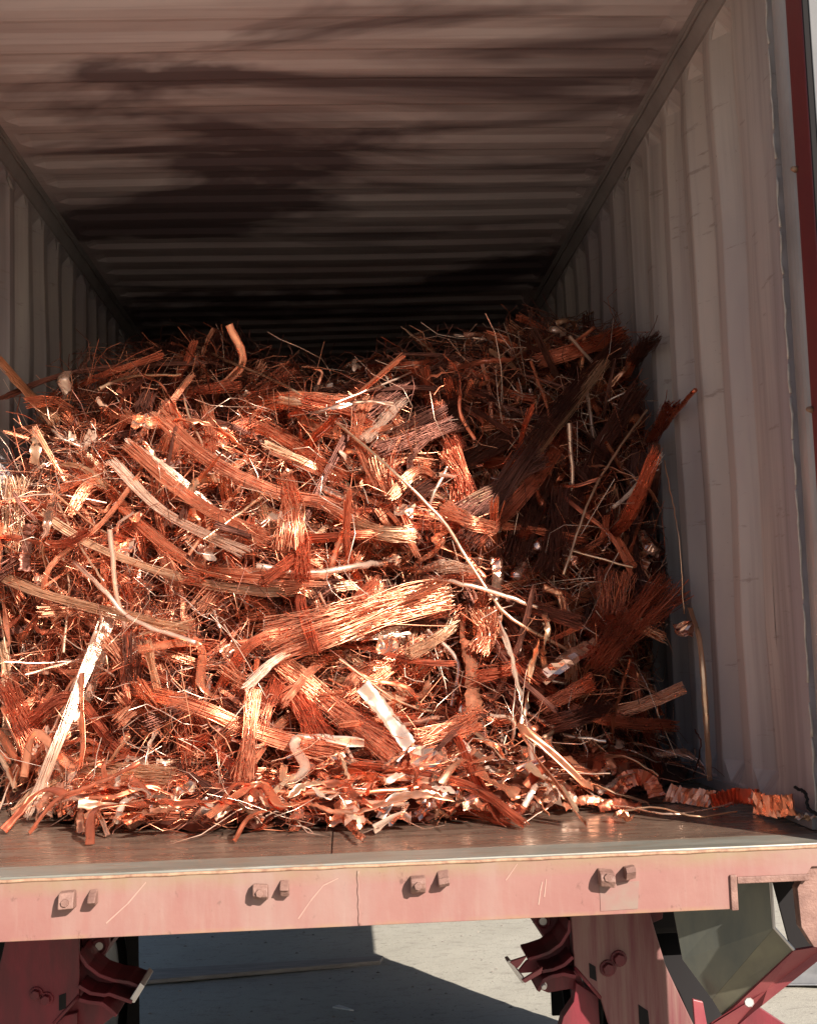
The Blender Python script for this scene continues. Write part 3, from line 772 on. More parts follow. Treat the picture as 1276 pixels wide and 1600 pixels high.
# type, material, width in photograph pixels, points, label; right-hand browns also paint shade
TR = [
 ('b','tan',15,[(-4,556),(30,598),(60,632),(88,660)],'tan wire bundle jutting up towards the left wall, fine strands at its tip',dict(fray=(-.35,.3),lift=.12)),
 ('s','tan',18,[(64,650),(58,690),(54,725)],'tan copper strip hanging below the bundle that juts at the left wall',dict()),
 ('r','pale',5,[(60,640),(90,680),(135,702)],'thin pale rod running down from the jutting left bundle',dict(lift=.09)),
 ('b','brown',22,[(266,538),(246,585),(220,645)],'dark brown bundle standing up at the top left of the heap',dict(fray=(.4,.1),lift=.1)),
 ('r','tan',5,[(300,538),(370,570),(430,595),(490,632),(560,690),(620,742),(690,812),(722,862),(762,922),(800,968),(896,1020)],'long thin copper rod slanting across the whole heap from upper left to lower right',dict(lift=.10,m=50)),
 ('r','pale',7,[(662,903),(720,912),(800,935),(860,960),(918,984)],'pale straight rod pointing out of the heap towards the corrugated right wall',dict(lift=.14)),
 ('b','tan',15,[(-6,898),(60,925),(150,950),(230,972),(298,985)],'flat tan wire bundle lying across the heap from the left wall',dict(lift=.12,fray=(0,0),nst=26,stray=0)),
 ('r','pale',7,[(116,878),(165,925),(195,960),(240,983),(305,1004)],'pale rod crossing over the flat tan bundle near the left wall',dict(lift=.13)),
 ('b','pale',13,[(163,978),(156,1035),(132,1100),(100,1140)],'pale upright wire bundle leaning on the heap near its lower left',dict(lift=.13,fray=(-.2,.3),nst=22,stray=.02)),
 ('b','bright',24,[(138,1108),(90,1152),(28,1214)],'orange bundle splaying down to the floor at lower left',dict(lift=.1,fray=(.0,.5))),
 ('r','pale',6,[(150,985),(122,1058),(78,1152)],'slim pale rod beside the upright pale bundle',dict(lift=.12)),
 ('b','bright',48,[(410,1008),(520,975),(610,948),(706,926)],'large bright orange bundle fanned out to the left across the middle of the heap',dict(lift=.13,fray=(.55,.0),nst=80)),
 ('b','red',26,[(556,990),(630,968),(692,945)],'deep orange bundle tucked under the large fanned bundle',dict(lift=.07)),
 ('b','tan',20,[(634,1024),(680,1000),(717,968)],'short tan bundle with square cut end under the large fanned bundle',dict(lift=.1,fray=(0,0))),
 ('b','bright',30,[(436,1032),(500,1088),(562,1134),(632,1188)],'orange bundle slanting down from the middle of the heap to its foot',dict(lift=.11,nst=60)),
 ('b','red',32,[(442,1046),(474,1108),(507,1170)],'deep orange bundle flaring downwards below the slanting orange one',dict(lift=.09,nst=60,fray=(0,.4))),
 ('b','red',24,[(444,1046),(416,1100),(398,1155)],'deep orange bundle falling to the left of the flaring one',dict(lift=.09,fray=(0,.3))),
 ('s','pale',24,[(566,1072),(600,1112),(640,1166)],'wide pale copper strip slanting down at the middle of the heap foot',dict(lift=.12,crinkle=.0015)),
 ('b','bright',26,[(648,1154),(700,1142),(750,1122)],'short orange bundle lying level above the heap foot',dict(lift=.1)),
 ('b','bright',34,[(746,1020),(762,985),(760,948)],'orange frayed bundle opening upwards like a brush',dict(lift=.12,fray=(-.2,.6))),
 ('s','bright',26,[(730,998),(736,1050),(742,1112)],'orange copper strip hanging below the brush-like bundle',dict(lift=.1)),
 ('r','pale',10,[(400,884),(480,896),(550,886),(612,878)],'thick pale rod lying level in the middle of the heap',dict(lift=.09)),
 ('r','pale',11,[(655,894),(692,878)],'short thick pale rod stub beside the level rod',dict(lift=.09)),
 ('r','foil',13,[(504,764),(546,784)],'short shiny copper rod stub catching the sun',dict(lift=.1)),
 ('b','bright',24,[(690,792),(735,815),(772,826)],'orange bundle with blunt end reaching to the shaded part of the heap',dict(lift=.14,fray=(.2,-.1))),
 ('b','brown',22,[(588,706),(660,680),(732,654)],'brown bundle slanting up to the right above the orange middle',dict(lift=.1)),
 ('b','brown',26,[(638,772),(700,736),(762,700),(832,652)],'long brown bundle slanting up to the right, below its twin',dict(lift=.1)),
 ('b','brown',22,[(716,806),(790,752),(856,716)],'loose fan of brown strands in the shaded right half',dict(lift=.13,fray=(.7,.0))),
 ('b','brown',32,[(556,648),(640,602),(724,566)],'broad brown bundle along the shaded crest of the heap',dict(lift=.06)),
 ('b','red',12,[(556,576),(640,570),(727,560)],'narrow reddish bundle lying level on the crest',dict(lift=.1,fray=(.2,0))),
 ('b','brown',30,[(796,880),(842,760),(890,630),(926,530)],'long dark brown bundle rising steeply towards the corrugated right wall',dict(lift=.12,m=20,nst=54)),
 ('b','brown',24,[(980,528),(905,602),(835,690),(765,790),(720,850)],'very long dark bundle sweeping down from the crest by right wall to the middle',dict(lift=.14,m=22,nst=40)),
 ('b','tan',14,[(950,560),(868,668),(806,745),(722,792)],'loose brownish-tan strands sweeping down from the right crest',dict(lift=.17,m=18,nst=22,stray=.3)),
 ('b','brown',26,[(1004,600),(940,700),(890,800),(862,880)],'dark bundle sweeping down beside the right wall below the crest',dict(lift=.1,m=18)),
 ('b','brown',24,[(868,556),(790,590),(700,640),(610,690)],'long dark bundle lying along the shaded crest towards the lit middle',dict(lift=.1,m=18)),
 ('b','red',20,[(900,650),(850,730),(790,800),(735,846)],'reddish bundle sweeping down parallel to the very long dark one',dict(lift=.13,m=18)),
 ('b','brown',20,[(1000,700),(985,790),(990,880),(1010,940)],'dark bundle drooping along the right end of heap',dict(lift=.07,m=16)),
 ('r','tan',4,[(1010,640),(930,760),(880,900)],'thin tan rod leaning down the shaded right half',dict(lift=.16)),
 ('b','bright',16,[(120,700),(200,800),(300,880),(400,900),(520,905)],'long orange bundle curving down across the sunlit left half',dict(lift=.12,m=22,nst=30)),
 ('b','tan',12,[(60,800),(160,860),(290,905),(420,925),(560,915)],'long tan bundle sweeping level across the left half',dict(lift=.12,m=22,nst=24)),
 ('b','bright',18,[(240,640),(330,720),(430,770),(520,790),(610,850)],'long orange bundle winding down from the sunlit crest',dict(lift=.11,m=22,nst=32)),
 ('b','pale',12,[(380,1080),(440,1025),(520,1000),(640,985)],'pale strands curving under the large fanned bundle',dict(lift=.12,m=18,nst=20)),
 ('b','bright',20,[(200,1075),(300,1100),(420,1150),(540,1180)],'long orange bundle sagging level above the heap foot',dict(lift=.1,m=18,nst=34)),
 ('b','red',24,[(832,566),(900,547),(978,518)],'reddish bundle on the crest with frayed end towards the right wall',dict(lift=.14,fray=(0,.3))),
 ('b','brown',24,[(984,572),(1003,548),(1022,526)],'stubby dark bundle poking up beside the right wall',dict(lift=.06,fray=(0,.3))),
 ('r','red',7,[(1046,656),(1085,609)],'dark red rod end poking out against the right wall',dict(lift=.06)),
 ('b','red',19,[(1016,692),(1038,655),(1052,630)],'red bundle with spread ends below the rod end at right wall',dict(lift=.06)),
 ('b','brown',15,[(1022,690),(1022,755),(1003,808)],'brown strands hanging down in front of right wall',dict(lift=.1)),
 ('b','red',42,[(918,1002),(950,962),(962,888)],'red-brown bundle fraying upwards in the shaded right half',dict(lift=.12,fray=(-.2,.5),nst=50)),
 ('b','red',46,[(926,1046),(980,982),(1052,912)],'red-brown bundle fraying towards the right wall like a broom',dict(lift=.13,fray=(-.3,.5),nst=60)),
 ('s','foil',22,[(846,1062),(900,1022),(976,988)],'shiny ridged copper strip lying in the shaded right half',dict(lift=.14,ridges=.003)),
 ('b','red',20,[(842,1108),(900,1078),(930,1066)],'red bundle lying below the shiny ridged strip',dict(lift=.1)),
 ('b','bright',18,[(946,1118),(1000,1102),(1070,1074)],'orange-red bundle with square end pointing at the right wall',dict(lift=.1,fray=(.1,-.1))),
 ('b','brown',24,[(836,1142),(900,1122),(945,1100)],'brown bundle low in the shaded right half',dict(lift=.1)),
 ('s','tan',9,[(1078,950),(1094,1010),(1104,1140),(1109,1220)],'long narrow copper strip hanging straight down before the right wall',dict(lift=.10,crinkle=.001)),
 ('f','foil',30,[(1066,985)],'crumpled copper foil lump at the head of the hanging strip',dict(lift=.1)),
 ('s','tan',10,[(849,952),(855,990),(848,1025),(856,1062)],'twisted copper ribbon hanging from the pale pointing rod',dict(lift=.14,roll=5.)),
 ('s','tan',8,[(842,1000),(830,1042),(824,1090),(812,1140)],'thin twisted copper ribbon beside the hanging one',dict(lift=.13,roll=5.)),
 ('s','pale',9,[(776,965),(800,1030),(818,1120),(838,1210)],'long pale twisted ribbon falling to the foot of the heap',dict(lift=.14,roll=4.)),
 ('r','pale',8,[(824,1114),(864,1138)],'short pink copper rod stub in the shaded right half',dict(lift=.13)),
 ('s','bright',18,[(968,1172),(974,1200),(960,1244)],'orange strip curling up from the floor before the dark corner',dict(lift=.08)),
 ('s','red',26,[(955,1240),(985,1216),(1012,1220),(1028,1246)],'dark ridged strip arched over the floor near right wall',dict(a0=0.,crinkle=.002,lift=.05,ridges=.003)),
 ('s','bright',30,[(1040,1240),(1075,1244),(1114,1250)],'orange ridged copper strip standing on edge on the floor by right wall',dict(a0=0.,crinkle=.002,lift=.06,ridges=.0025)),
 ('s','red',24,[(1110,1254),(1150,1244),(1182,1246)],'mottled red strip crumpled between the two ridged strips by right wall',dict(a0=0.,crinkle=.002,lift=.05,ridges=.006)),
 ('s','bright',30,[(1176,1254),(1208,1260),(1240,1258)],'orange ridged copper strip nearest the rear post on the floor',dict(a0=0.,crinkle=.002,lift=.09,ridges=.003,nh=(-.6,-.75,.1))),
 ('s','red',16,[(935,1262),(965,1256),(1000,1262)],'dark red strip lying flat on the floor below the arched strip',dict(lift=.02,crinkle=.002)),
 ('s','bright',14,[(880,1262),(915,1250),(950,1256)],'orange strip lying on the floor at the right end of heap foot',dict(lift=.03)),
 ('b','brown',14,[(900,1215),(960,1222),(1030,1228)],'dark strands lying low behind the arched strip by right wall',dict(lift=.06)),
 ('w','tan',3,[(960,1270),(1020,1262),(1090,1276),(1150,1268)],'thin tan wire lying on the shaded floor before the ridged strips',dict(lift=.012)),
 ('f','bright',26,[(975,1276)],'small orange flake on the floor before the arched strip',dict(lift=.02,flatz=True)),
 ('b','red',22,[(860,1195),(930,1190),(1000,1196)],'red bundle lying level in front of the dark right corner',dict(lift=.08)),
 ('f','tan',22,[(1258,1278)],'small tan copper flake on the floor beside the rear post',dict(lift=.015,flatz=True)),
 ('w','dark',5,[(1240,1230),(1258,1240),(1262,1262),(1280,1275)],'black cable end curled at the foot of right wall',dict(lift=.04)),
 ('w','tan',3,[(776,604),(800,560),(860,526),(926,487)],'single thin wire sticking out above the crest towards right wall',dict(lift=.12)),
 ('w','pale',3,[(920,1254),(980,1262),(1060,1272),(1160,1252)],'thin pale wire looped over the floor towards right wall',dict(lift=.03)),
 ('w','pale',3,[(800,1205),(850,1198),(890,1218),(940,1250)],'thin pale wire arching at the right end of heap foot',dict(lift=.08)),
 ('w','tan',2.4,[(1038,720),(1060,840),(1068,960)],'thin dark wire dangling along the right wall',dict(lift=.1)),
 ('w','brown',2.4,[(1085,1140),(1094,1160),(1090,1190),(1082,1215)],'thin bent wire hanging by the narrow strip at right wall',dict(lift=.1)),
 ('b','tan',32,[(26,862),(20,805),(22,742)],'tan bundle standing upright against the left wall with frayed top',dict(lift=.1,fray=(-.1,.35),nst=40)),
 ('s','brown',18,[(48,820),(42,855),(38,892)],'brown copper strip beside the upright tan bundle',dict(lift=.1)),
 ('b','red',26,[(8,1062),(36,1125),(62,1185)],'deep orange bundle slanting down beside the left wall near the floor',dict(lift=.1)),
 ('b','tan',12,[(6,1000),(10,1080),(14,1180)],'tan strands standing against the left wall near the floor',dict(lift=.06)),
 ('b','bright',38,[(56,1222),(150,1234),(250,1246)],'wide flat spread of orange wires lying on the floor at lower left',dict(lift=.06,flat=.25,nst=60)),
 ('b','tan',30,[(70,1190),(170,1208),(270,1226)],'tan wires spread level just above the flat orange spread',dict(lift=.08,flat=.3,nst=50)),
 ('b','bright',18,[(322,632),(328,676),(322,714)],'orange bundle standing upright near the sunlit top of the heap',dict(lift=.11)),
 ('b','bright',22,[(262,626),(270,675),(262,712)],'shorter orange bundle standing next to the upright one near the top',dict(lift=.11)),
 ('b','bright',30,[(446,742),(455,800),(450,862)],'broad orange bundle hanging down in the middle of heap',dict(lift=.12)),
 ('b','red',18,[(476,832),(474,868),(470,908)],'small deep orange bundle hanging below the broad one',dict(lift=.13)),
 ('b','bright',20,[(398,1076),(390,1150),(378,1224)],'slim orange bundle hanging towards the heap foot',dict(lift=.12)),
 ('b','pale',13,[(172,716),(240,788),(310,830),(388,866)],'pale wire bundle slanting down through the sunlit left half',dict(lift=.11,nst=24)),
 ('b','bright',16,[(196,690),(262,752),(334,802),(420,846)],'orange bundle running parallel above the pale slanting one',dict(lift=.1)),
 ('w','tan',3.5,[(86,776),(120,845),(162,908)],'thin tan wire slanting down in front of the left half',dict(lift=.13)),
 ('b','pale',17,[(568,690),(600,655),(634,620)],'pale bundle pointing up to the right near the lit crest',dict(lift=.12,nst=26,fray=(0,0))),
 ('b','bright',14,[(596,760),(566,706),(558,660),(578,622)],'orange bundle bent like a hook near the lit crest',dict(lift=.12)),
 ('s','foil',14,[(88,758),(74,815),(62,862)],'shiny pale strip leaning near the left wall',dict(lift=.13)),
 ('b','bright',14,[(176,642),(230,660),(292,664)],'thin orange bundle lying on the sunlit top at left',dict(lift=.12)),
 ('b','bright',30,[(380,636),(460,625),(545,640)],'wide orange bundle lying level along the sunlit crest',dict(lift=.08,nst=50,fray=(.4,.2))),
 ('b','bright',22,[(400,660),(470,700),(540,752)],'orange bundle slanting down right from the sunlit crest',dict(lift=.1)),
 ('b','tan',18,[(520,800),(590,830),(650,835)],'tan bundle curving level right of the middle',dict(lift=.11)),
 ('b','bright',26,[(590,905),(575,955),(570,990)],'orange bundle squeezed behind the large fanned bundle',dict(lift=.04)),
 ('b','red',30,[(700,700),(720,745),(730,790)],'reddish bundle hanging at the border of sun and shade',dict(lift=.12)),
 ('b','red',22,[(690,628),(694,665),(715,705)],'reddish hooked bundle in the shade below the crest',dict(lift=.11)),
 ('b','brown',26,[(880,760),(868,830),(850,900)],'brown bundle hanging in the shaded right half',dict(lift=.1)),
 ('b','brown',18,[(936,660),(950,740),(944,820)],'slim brown bundle hanging before the right end of heap',dict(lift=.08)),
 ('s','foil',20,[(806,905),(826,862),(862,842)],'bright bent foil strip in the shaded right half',dict(lift=.13)),
 ('s','foil',18,[(775,870),(778,905),(770,935)],'shiny strip hanging at the border of sun and shade',dict(lift=.12)),
 ('s','foil',16,[(1000,830),(1014,855),(1030,866)],'small bright foil strip near the right end of heap',dict(lift=.1)),
 ('f','foil',50,[(668,1188)],'large white-glinting copper foil sheet at the heap foot',dict(lift=.11)),
 ('s','foil',10,[(540,1284),(552,1298),(566,1310)],'small shiny copper tube lying at the floor edge before the heap',dict(lift=.02)),
 ('f','foil',26,[(222,660)],'small foil glinting white at the sunlit top left',dict(lift=.13)),
 ('f','foil',22,[(345,690)],'small foil glinting beside the upright orange bundle',dict(lift=.13)),
 ('f','foil',30,[(188,858)],'foil flake glinting in the left half of heap',dict(lift=.13)),
 ('f','foil',28,[(630,800)],'foil flake glinting right of the middle',dict(lift=.13)),
 ('f','foil',30,[(605,1008)],'foil flake glinting under the large fanned bundle',dict(lift=.13)),
 ('f','foil',24,[(612,880)],'pointed foil flake at the end of level pale rod',dict(lift=.13)),
]
NAMES = {'b': ('wire_bundle', 'wire bundle'), 's': ('copper_strip', 'copper strip'), 'r': ('copper_rod', 'copper rod'), 'w': ('loose_wire', 'wire'), 'f': ('copper_foil', 'copper foil')}
LMK = []
for typ, mat, wpx, pts, label, kw in TR:
    kw = dict(kw); lift = kw.pop('lift', .1)
    P = pxpath(pts, lift)
    dist = np.linalg.norm(P.mean(0)-CAM); w = wpx*dist/FPX
    if typ == 'b':
        nst = kw.pop('nst', 44); kw.setdefault('r', .00125); kw.setdefault('stray', .08); g = bundle_geo(P, w*1.12, int(nst*1.75), **kw)
    elif typ == 's':
        g = strip_geo(P, w, **kw)
    elif typ == 'r':
        g = rod_geo(P, w, kw.get('m', 22))
    elif typ == 'w':
        g = rod_geo(P, w, 24, 5)
    else:
        n_ = np.array([.2, -.85, .5]) if not kw.get('flatz') else np.array([0, -.1, 1.]); n_ /= np.linalg.norm(n_)
        a = np.cross(n_, [0.2, 0, 1.]); a /= np.linalg.norm(a); b = np.cross(n_, a)
        g = foil_geo(P[0], a*w*1.1, b*w*.9, n_)
    LMK.append((P.mean(0), label))
    nm, cat = NAMES[typ]
    if mat == 'dark': nm, cat = 'black_cable', 'cable'
    emit(nm, g, mat, label, cat, smooth=(typ != 'f' and not kw.get('ridges')))

# ---- templates for the countless pieces, lying along +X with +Z outwards
def tmpl(kind, mat, k):
    r_ = rng
    if kind == 'bundle':
        L = r_.uniform(.26, .70); w = r_.uniform(.014, .046)
        c1, c2 = r_.normal(0, .22, 2)*L
        P = [(-L/2, c1*.3, -.03), (-L/6, -c1*.4, .012), (L/6, c2*.4, .012), (L/2, c2, -.02+r_.uniform(-.02, .05))]
        g = bundle_geo(P, w, int(26+w*1100), (0, 0, 1), (r_.uniform(-.3, .15), r_.uniform(-.3, .35)), .6, r_.choice([.001, .0012, .0015]), 14, r_.uniform(-1.6, 1.6), .14, 4)
    elif kind == 'strip':
        L = r_.uniform(.10, .34); w = r_.uniform(.010, .030); c = r_.normal(0, .25)*L
        P = [(-L/2, 0, -.02), (-L/5, c*.5, .015), (L/5, -c*.3, .008), (L/2, c, r_.uniform(-.03, .05))]
        g = strip_geo(P, w, (0, 0, 1), 20, .0022, r_.normal(0, 1.5), r_.choice([0, 0, 0, .002]))
    elif kind == 'rod':
        L = r_.uniform(.15, .55); c = r_.normal(0, .1)*L
        P = [(-L/2, 0, -.02), (0, c, .015), (L/2, -c*.4, r_.uniform(-.02, .05))]
        g = rod_geo(P, r_.uniform(.005, .014), 14, 8)
    else:
        s = r_.uniform(.022, .05)
        g = foil_geo(np.zeros(3), np.array([s*r_.uniform(1., 2.2), 0, 0]), np.array([0, s, 0]), np.array([0, 0, 1.]), 7, .004)
    return g
TP = {}
def get_tmpl(kind, mat):
    key = (kind, mat)
    if key not in TP: TP[key] = []
    if len(TP[key]) < {'bundle': 9, 'strip': 10, 'rod': 4, 'foil': 7}[kind]:
        g = tmpl(kind, mat, 0); V, f, var = g[:3]
        nm = NAMES[{'bundle': 'b', 'strip': 's', 'rod': 'r', 'foil': 'f'}[kind]][0]
        me = mesh_np(nm, V, f, mat, var, kind != 'foil' or len(TP[key]) % 2 == 0); TP[key].append((me, V)); return TP[key][-1]
    return TP[key][rng.integers(len(TP[key]))]
WORDS = {'bright': 'bright orange', 'red': 'deep red-orange', 'brown': 'dark brown', 'tan': 'tan', 'pale': 'pale pinkish', 'foil': 'shiny'}
KW = {'bundle': ('frayed copper wire bundle', 'wire bundle', 'wire_bundle'), 'strip': ('crinkled copper strip', 'copper strip', 'copper_strip'),
      'rod': ('short copper rod', 'copper rod', 'copper_rod'), 'foil': ('crumpled copper foil flake', 'copper foil', 'copper_foil')}
SHORT = {'long thin copper rod slanting': 'the long slanting rod', 'pale straight rod pointing': 'the pale pointing rod', 'flat tan wire bundle lying': 'the flat tan bundle',
 'pale upright wire': 'the pale upright bundle', 'large bright orange': 'the large fanned bundle', 'deep orange bundle flaring': 'the downward flaring bundle',
 'wide pale copper': 'the wide pale strip', 'orange frayed bundle opening': 'the brush-like bundle', 'thick pale rod': 'the level pale rod', 'long brown bundle': 'the long slanting brown bundle',
 'long dark brown': 'the steep dark bundle', 'reddish bundle on': 'the frayed crest bundle', 'dark red rod end': 'the rod end at right wall', 'red-brown bundle fraying towards': 'the broom-like bundle',
 'shiny ridged copper': 'the shiny ridged strip', 'orange-red bundle with square': 'the square-ended bundle', 'orange strip curling': 'the curling orange strip', 'tan bundle standing': 'the bundle upright at left wall',
 'deep orange bundle slanting': 'the bundle slanting by left wall', 'wide flat spread': 'the flat floor spread', 'orange bundle standing': 'the upright orange bundle', 'broad orange bundle': 'the broad hanging bundle',
 'pale wire bundle slanting': 'the pale slanting bundle', 'pale bundle pointing': 'the pale pointing bundle', 'wide orange bundle lying': 'the level crest bundle', 'large white-glinting': 'the large foil sheet',
 'dark brown bundle standing': 'the dark standing bundle', 'broad brown bundle': 'the broad brown crest bundle', 'slim orange bundle': 'the slim hanging bundle', 'orange bundle splaying': 'the splaying orange bundle',
 'tan bundle curving': 'the curving tan bundle', 'bright bent foil': 'the bent foil strip', 'brown bundle low': 'the low brown bundle', 'slim brown bundle': 'the slim brown bundle'}
LM2 = [(p, v) for p, l in LMK for k, v in SHORT.items() if l.startswith(k)]
def region(c):
    i = int(np.argmin([np.linalg.norm((p-c)*[1, .6, 1]) for p, v in LM2])); p, v = LM2[i]
    dz, dx = c[2]-p[2], c[0]-p[0]
    if abs(dz) > abs(dx): return ('above ' if dz > 0 else 'below ')+v
    return ('between %s and right wall' if dx > 0 else 'between %s and left wall') % v
def place(kind, mat, x, h, lift, dirpref=None):
    me, V = get_tmpl(kind, mat)
    n_ = nrm(x, h); c = np.array([x, float(D(x, h)), F+h])+n_*lift
    th = rng.uniform(0, 2*np.pi) if dirpref is None else rng.normal(dirpref, .5)
    ex = np.array([1., 0, 0]); ex = ex-n_*(ex@n_); ex /= np.linalg.norm(ex); ez = np.cross(n_, ex)
    t = math.cos(th)*ex+math.sin(th)*ez+n_*rng.normal(0, .14); t /= np.linalg.norm(t)
    nn = n_+rng.normal(0, .22 if kind != 'foil' else .5, 3); b = np.cross(nn, t); b /= np.linalg.norm(b); nn = np.cross(t, b)
    s = rng.uniform(.8, 1.25)
    Rm = np.stack([t, b, nn], 1)*s
    W = V@Rm.T+c
    # keep whole pieces inside the walls and on the floor
    lo, hi = W[:, 0].min(), W[:, 0].max()
    if hi > LIM: c[0] -= hi-LIM
    if lo < -LIM: c[0] += -LIM-lo
    if W[:, 2].min() < F+.003: c[2] += F+.003-W[:, 2].min()
    kword, cat, nm = KW[kind]
    ext = np.ptp(W, axis=0).max(); size = 'long' if ext > .33 else ('short' if ext < .17 else 'middling')
    c = c+0.
    if kind == 'foil': size = 'small' if ext < .06 else 'larger'
    if kind == 'rod': kword = 'copper rod'
    lab = f"{size} {WORDS[mat]} {kword} {region(c)}"
    for drop in ('frayed ', 'crinkled ', 'crumpled '):
        if len(lab.split()) > 16: lab = lab.replace(drop, '')
    o = link(nm, me, None, lab, cat, 'group of '+lab)
    mw = Matrix.Identity(4)
    for i in range(3):
        for j in range(3): mw[i][j] = Rm[i, j]
        mw[i][3] = c[i]
    o.matrix_world = mw
    return o
def sample_xh(foot=.0):
    x = rng.uniform(-1.12, 1.12)
    hm = float(hmax(x))
    return x, rng.uniform(.03, hm)
ALLM = ['bright', 'red', 'tan', 'brown', 'pale']
for i in range(215):
    x, h = sample_xh(); pm = [.50, .25, .13, .10, .02] if x < .35 else [.12, .36, .06, .44, .02]  # right side gets more brown, painting its shade into the copper
    if h > 1.28: pm = [.08, .24, .06, .60, .02]  # crest browned likewise to paint its shade
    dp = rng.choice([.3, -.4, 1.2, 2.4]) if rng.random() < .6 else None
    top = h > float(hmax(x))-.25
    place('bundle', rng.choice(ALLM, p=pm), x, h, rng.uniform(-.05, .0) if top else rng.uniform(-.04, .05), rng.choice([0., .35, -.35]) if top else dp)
for i in range(210):
    x, h = sample_xh()
    if i % 2 == 0: h = abs(rng.normal(0, .07)); x = rng.uniform(-.85, .85)
    place('strip', rng.choice(['bright', 'red', 'tan', 'pale', 'foil'], p=[.32, .2, .13, .15, .20]), x, h, rng.uniform(.03, .09))
for i in range(64):
    x, h = sample_xh(); place('rod', rng.choice(['pale', 'tan', 'bright'], p=[.5, .3, .2]), x, h, rng.uniform(.03, .09))
for i in range(170):
    x, h = sample_xh()
    if i % 2 == 0: h = abs(rng.normal(0, .06)); x = rng.uniform(-.9, .85)
    place('foil', rng.choice(['foil', 'pale', 'bright'], p=[.5, .25, .25]), x, h, rng.uniform(.01, .09) if h > .08 else rng.uniform(.01, .05))

# ---- the uncountable rest: fine tangled wire, buried bundles and the heap's inside
def tangle(nw, lift, rad, Lr, mat, m=9, sides=3, hi=None, seed=0):
    xs = rng.uniform(-1.14, 1.14, nw); hs = rng.uniform(0.01, 1, nw)*hmax(xs)
    if hi: hs = hmax(xs)*rng.uniform(hi, 1.06, nw)
    e = .02; Dx = (D(xs+e, hs)-D(xs-e, hs))/(2*e); Dh = (D(xs, hs+e)-D(xs, hs))/e
    n_ = np.stack([Dx, -np.ones(nw), Dh], 1); n_ /= np.linalg.norm(n_, axis=1, keepdims=True)
    c = np.stack([xs, D(xs, hs), F+hs], 1)+n_*rng.uniform(lift[0], lift[1], nw)[:, None]
    ex = np.array([1., 0, 0])-n_*n_[:, :1]; ex /= np.linalg.norm(ex, axis=1, keepdims=True); ez = np.cross(n_, ex)
    th = rng.uniform(0, 2*np.pi, nw); L = rng.uniform(Lr[0], Lr[1], nw)
    t = np.cos(th)[:, None]*ex+np.sin(th)[:, None]*ez+n_*rng.normal(0, .25, nw)[:, None]; b = np.cross(n_, t)
    s = np.linspace(-.5, .5, m)[None, :, None]; k1 = rng.normal(0, .9, nw)[:, None, None]; k2 = rng.normal(0, .35, nw)[:, None, None]; ph = rng.uniform(0, 6, nw)[:, None, None]
    path = c[:, None]+L[:, None, None]*(s*t[:, None]+b[:, None]*(k1*s*s+.12*np.sin(s*9+ph))+n_[:, None]*(k2*s*s+.06*np.sin(s*7+ph*2)))
    path = path+rng.normal(0, .0015, path.shape)
    V, f, si = tubes(path, rng.uniform(rad[0], rad[1], nw), sides)
    return keep(V), f, (rng.random(nw)*.95)[si]
def join(gs):
    V, f, v = [], [], []; b = 0
    for g in gs: V.append(g[0]); f.append(np.asarray(g[1])+b); v.append(g[2]); b += len(g[0])
    return np.concatenate(V), np.concatenate(f), np.concatenate(v)
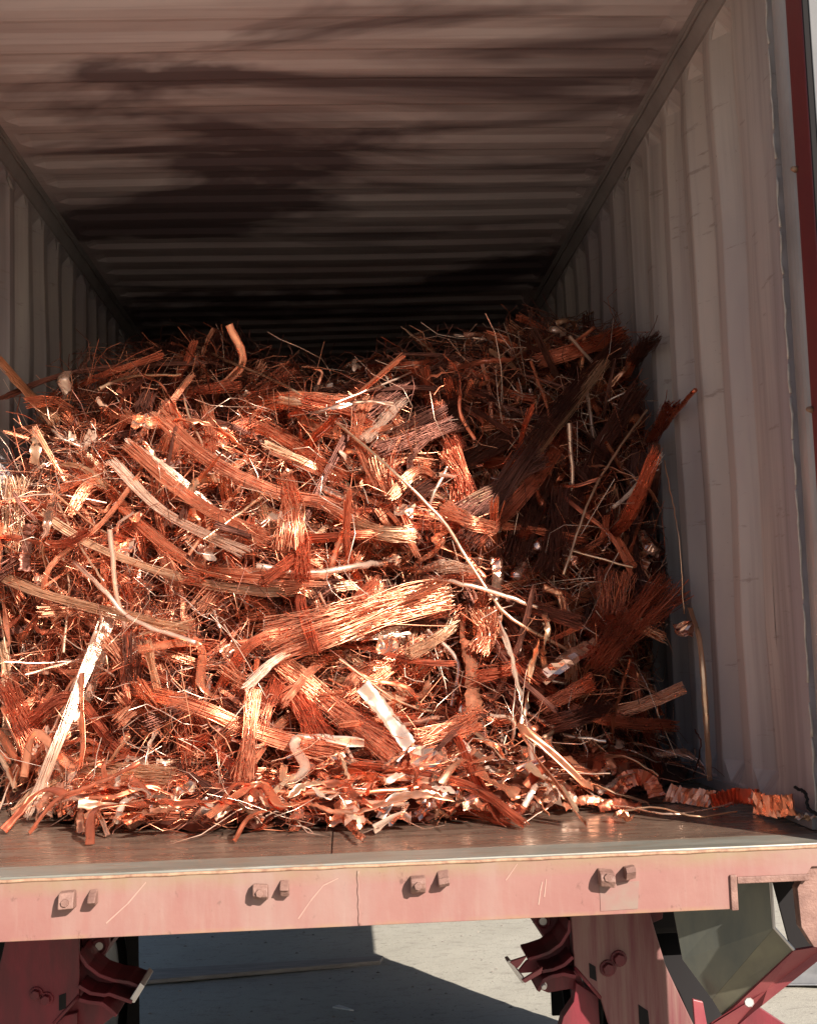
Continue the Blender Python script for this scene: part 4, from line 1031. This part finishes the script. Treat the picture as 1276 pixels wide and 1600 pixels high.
def baked(nb, mat_lift):
    out = []
    for i in range(nb):
        x, h = sample_xh(); n_ = nrm(x, h); c = np.array([x, float(D(x, h)), F+h])+n_*rng.uniform(-.09, mat_lift)
        ex = np.array([1., 0, 0]); ex = ex-n_*(ex@n_); ex /= np.linalg.norm(ex); ez = np.cross(n_, ex); th = rng.uniform(0, 6.28)
        t = math.cos(th)*ex+math.sin(th)*ez+n_*rng.normal(0, .2); b = np.cross(n_, t); L = rng.uniform(.15, .4)
        P = [c-t*L/2-n_*.03, c-t*L/6+b*rng.normal(0, .03), c+t*L/6+b*rng.normal(0, .03), c+t*L/2-n_*rng.uniform(-.03, .04)]
        g = bundle_geo(P, rng.uniform(.02, .06), 22, n_, (.1, .4), .5, .0018, 7, .6, .1, 3)
        out.append((keep(g[0]), g[1], g[2]))
    return join(out)
def stuff(name, g, mat, label, cat):
    link(name, mesh_np(name, g[0], g[1], mat, g[2]), None, label, cat, None, 'stuff')
stuff('wire_tangle', join([tangle(1700, (-.06, .065), (.0009, .0018), (.06, .42), 'bright'), baked(190, .03)]), 'bright', 'fine bright orange copper wire tangled all through the heap', 'copper wire')
stuff('wire_tangle', join([tangle(1500, (-.08, .05), (.0009, .0018), (.08, .4), 'red'), baked(190, .02)]), 'red', 'fine deep red copper wire tangled through the heap', 'copper wire')
stuff('wire_tangle', join([tangle(900, (-.03, .07), (.0009, .0017), (.1, .5), 'brown'), tangle(1100, (-.04, .05), (.001, .0018), (.06, .24), 'brown', hi=.86), baked(150, .02)]), 'brown', 'dark oxidised copper wire through the heap, browned along the crest to paint its shade', 'copper wire')  # extra brown wire along the crest paints its shade
stuff('wire_tangle', tangle(420, (.0, .085), (.001, .002), (.1, .55), 'pale'), 'pale', 'pale stray copper wires looping over the heap surface', 'copper wire')
# inside of the heap, dark so that it paints the shade of gaps
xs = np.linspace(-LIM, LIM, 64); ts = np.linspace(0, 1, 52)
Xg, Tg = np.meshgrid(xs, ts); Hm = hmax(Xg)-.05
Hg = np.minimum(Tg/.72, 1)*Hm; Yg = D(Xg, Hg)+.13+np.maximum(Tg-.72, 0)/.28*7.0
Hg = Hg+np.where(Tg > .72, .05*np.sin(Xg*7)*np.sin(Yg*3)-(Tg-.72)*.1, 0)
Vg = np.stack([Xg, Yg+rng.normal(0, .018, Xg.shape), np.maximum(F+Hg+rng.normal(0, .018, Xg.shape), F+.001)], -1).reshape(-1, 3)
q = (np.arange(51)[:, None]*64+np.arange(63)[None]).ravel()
stuff('scrap_core', (Vg, np.stack([q, q+1, q+65, q+64], 1), rng.random(len(Vg))*.5), 'brown', 'copper scrap inside the heap, coloured dark to paint the shade of gaps', 'copper scrap')
